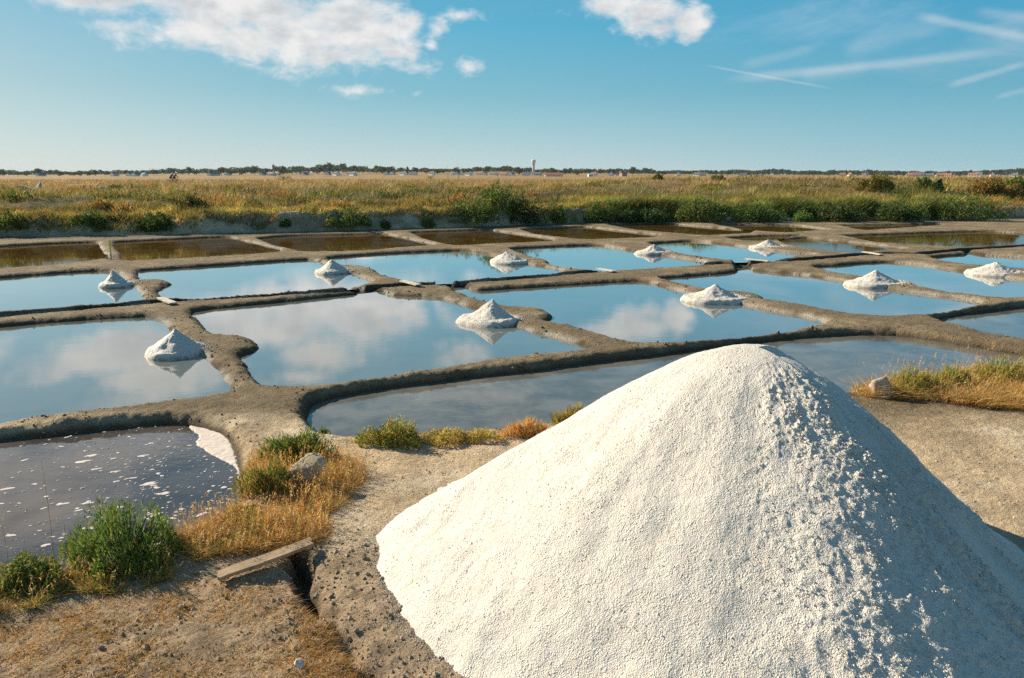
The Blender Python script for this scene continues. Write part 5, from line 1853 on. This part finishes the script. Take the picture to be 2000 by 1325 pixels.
# ------------------------------------------------------------------ two cyclists on the marsh track
def skin_body(name, joints, edges, radii, mat, sub=1):
    me = bpy.data.meshes.new(name)
    me.from_pydata(joints, edges, [])
    o = bpy.data.objects.new(name, me)
    COL.objects.link(o)
    md = o.modifiers.new('skin', 'SKIN')
    for i, r in enumerate(radii):
        me.skin_vertices[0].data[i].radius = (r, r)
    me.skin_vertices[0].data[0].use_root = True
    o.modifiers.new('sub', 'SUBSURF').levels = sub
    o.modifiers['sub'].render_levels = sub
    me.materials.append(mat)
    return o


def solid(name, c, rough=.7):
    m, T = mat_new(name)
    o = T.n('ShaderNodeOutputMaterial')
    p = T.n('ShaderNodeBsdfPrincipled')
    pos = T.n('ShaderNodeTexCoord').outputs['Object']
    v = T.mr(T.noise(pos, 12, 3), .3, .7, .85, 1.15)
    cv = T.n('ShaderNodeCombineXYZ')
    for i in range(3):
        T.put(cv.inputs[i], v)
    T.put(p.inputs['Base Color'], T.mix(1.0, c, cv.outputs[0], 'MULTIPLY'))
    p.inputs['Roughness'].default_value = rough
    T.t.links.new(p.outputs[0], o.inputs[0])
    return m


M_SKIN = solid('skin', (.50, .30, .20))
M_BLK = solid('black_cloth', (.02, .02, .03))
M_BLUE = solid('blue_jersey', (.02, .15, .42))
M_RED = solid('red_jersey', (.55, .03, .03))
M_HELM = solid('helmet_shell', (.6, .6, .6), .3)


def cyclist(x, y, z, top, plab, blab, helm):
    br = bpy.data.objects.new('bicycle', None)
    COL.objects.link(br)
    br.location = (x, y, z)
    br['label'] = blab
    br['category'] = 'bicycle'
    br['group'] = 'bicycles on the marsh track'
    for cx in (-.5, .52):
        q = MB()
        t = np.linspace(0, 2 * math.pi, 25)[:-1]
        q.tube([(cx + .34 * math.cos(a_), 0, .35 + .34 * math.sin(a_)) for a_ in t], .02, 6, (.02, .02, .02), closed=True)
        wl = link('wheel', q.mesh('wheel', M_MATTE), br)
        q = MB()
        for a_ in np.linspace(0, math.pi, 6)[:-1]:
            q.tube([(cx - .33 * math.cos(a_), 0, .35 - .33 * math.sin(a_)), (cx + .33 * math.cos(a_), 0, .35 + .33 * math.sin(a_))], .004, 4, (.5, .5, .5))
        link('spokes', q.mesh('spokes', M_MATTE), wl)
    q = MB()
    fc = (.12, .12, .14)
    for A, B in [((-.5, 0, .35), (-.02, 0, .3)), ((-.02, 0, .3), (-.17, 0, .86)), ((-.17, 0, .82), (.38, 0, .86)), ((-.02, 0, .3), (.36, 0, .80)), ((-.5, 0, .35), (-.16, 0, .8)), ((.36, 0, .95), (.52, 0, .35))]:
        q.tube([A, B], .018, 6, fc)
    link('frame', q.mesh('frame', M_MATTE), br)
    q = MB()
    q.tube([(.36, 0, .95), (.38, -.2, .97), (.5, -.22, .96), (.5, -.22, .86)], .014, 6, (.03, .03, .03))
    q.tube([(.36, 0, .95), (.38, .2, .97), (.5, .22, .96), (.5, .22, .86)], .014, 6, (.03, .03, .03))
    link('handlebar', q.mesh('handlebar', M_MATTE), br)
    q = MB()
    q.box((-.19, 0, .9), (.26, .12, .05), 0, (.02, .02, .02))
    link('saddle', q.mesh('saddle', M_MATTE), br)
    J = [(-.17, 0, .98), (-.02, 0, 1.22), (.14, 0, 1.42), (.20, 0, 1.52), (.26, 0, 1.62), (.10, -.19, 1.40), (.28, -.21, 1.18), (.46, -.21, .99), (.10, .19, 1.40), (.28, .21, 1.18), (.46, .21, .99),
         (-.14, -.10, .95), (.20, -.11, .72), (.04, -.11, .36), (.16, -.11, .28), (-.14, .10, .95), (.14, .11, .60), (-.12, .11, .22), (.02, .11, .15)]
    E = [(0, 1), (1, 2), (2, 3), (3, 4), (2, 5), (5, 6), (6, 7), (2, 8), (8, 9), (9, 10), (0, 11), (11, 12), (12, 13), (13, 14), (0, 15), (15, 16), (16, 17), (17, 18)]
    R = [.14, .13, .15, .06, .10, .07, .045, .035, .07, .045, .035, .10, .065, .04, .035, .10, .065, .04, .035]
    p = skin_body('person', J, E, R, M_SKIN)
    p.location = (x, y, z)
    p['label'] = plab
    p['category'] = 'person'
    tb = skin_body('jersey', [J[0], J[1], J[2], (.10, -.19, 1.40), (.22, -.21, 1.24), (.10, .19, 1.40), (.22, .21, 1.24)], [(0, 1), (1, 2), (2, 3), (3, 4), (2, 5), (5, 6)], [.155, .15, .165, .085, .06, .085, .06], top)
    tb.parent = p
    sh = skin_body('shorts', [J[0], J[11], (.10, -.11, .80), J[15], (.08, .11, .72)], [(0, 1), (1, 2), (0, 3), (3, 4)], [.16, .115, .08, .115, .08], M_BLK)
    sh.parent = p
    hm = MB()
    hm.lathe([(.02, .16), (.08, .145), (.115, .09), (.125, .03), (.12, 0)][::-1], 14, (1, 1, 1), (.26, 0, 1.63))
    hh = link('helmet', hm.mesh('helmet', helm, True), p)
    return p


zc = 1.5
for px_, top_, pl_, bl_, hm_ in [(344, M_BLUE, 'cyclist in blue jersey and black shorts riding behind the red one', 'road bicycle under the rider in blue', M_BLUE),
                                 (357, M_RED, 'cyclist in red jersey riding ahead of the blue one', 'road bicycle under the rider in red', M_HELM)]:
    dist = 122.0
    x = (px_ - 1000) / FOC * dist
    zc = float(terrain_z(x, dist)[0])
    cyclist(x, dist + (1.2 if px_ < 350 else 0), zc + .12, top_, pl_, bl_, hm_)

# ------------------------------------------------------------------ the air
m, T = mat_new('sea_haze')
o_ = T.n('ShaderNodeOutputMaterial')
pv = T.n('ShaderNodeVolumePrincipled')
pv.inputs['Color'].default_value = (.80, .90, .96, 1)
pv.inputs['Density'].default_value = 0.00005
T.t.links.new(pv.outputs[0], o_.inputs['Volume'])
q = MB()
q.box((0, 2000, 17.0), (9600, 4600, 38), 0)
link('haze', q.mesh('haze', m), None, 'thin sea haze over the marsh and far town', 'haze', kind='stuff')
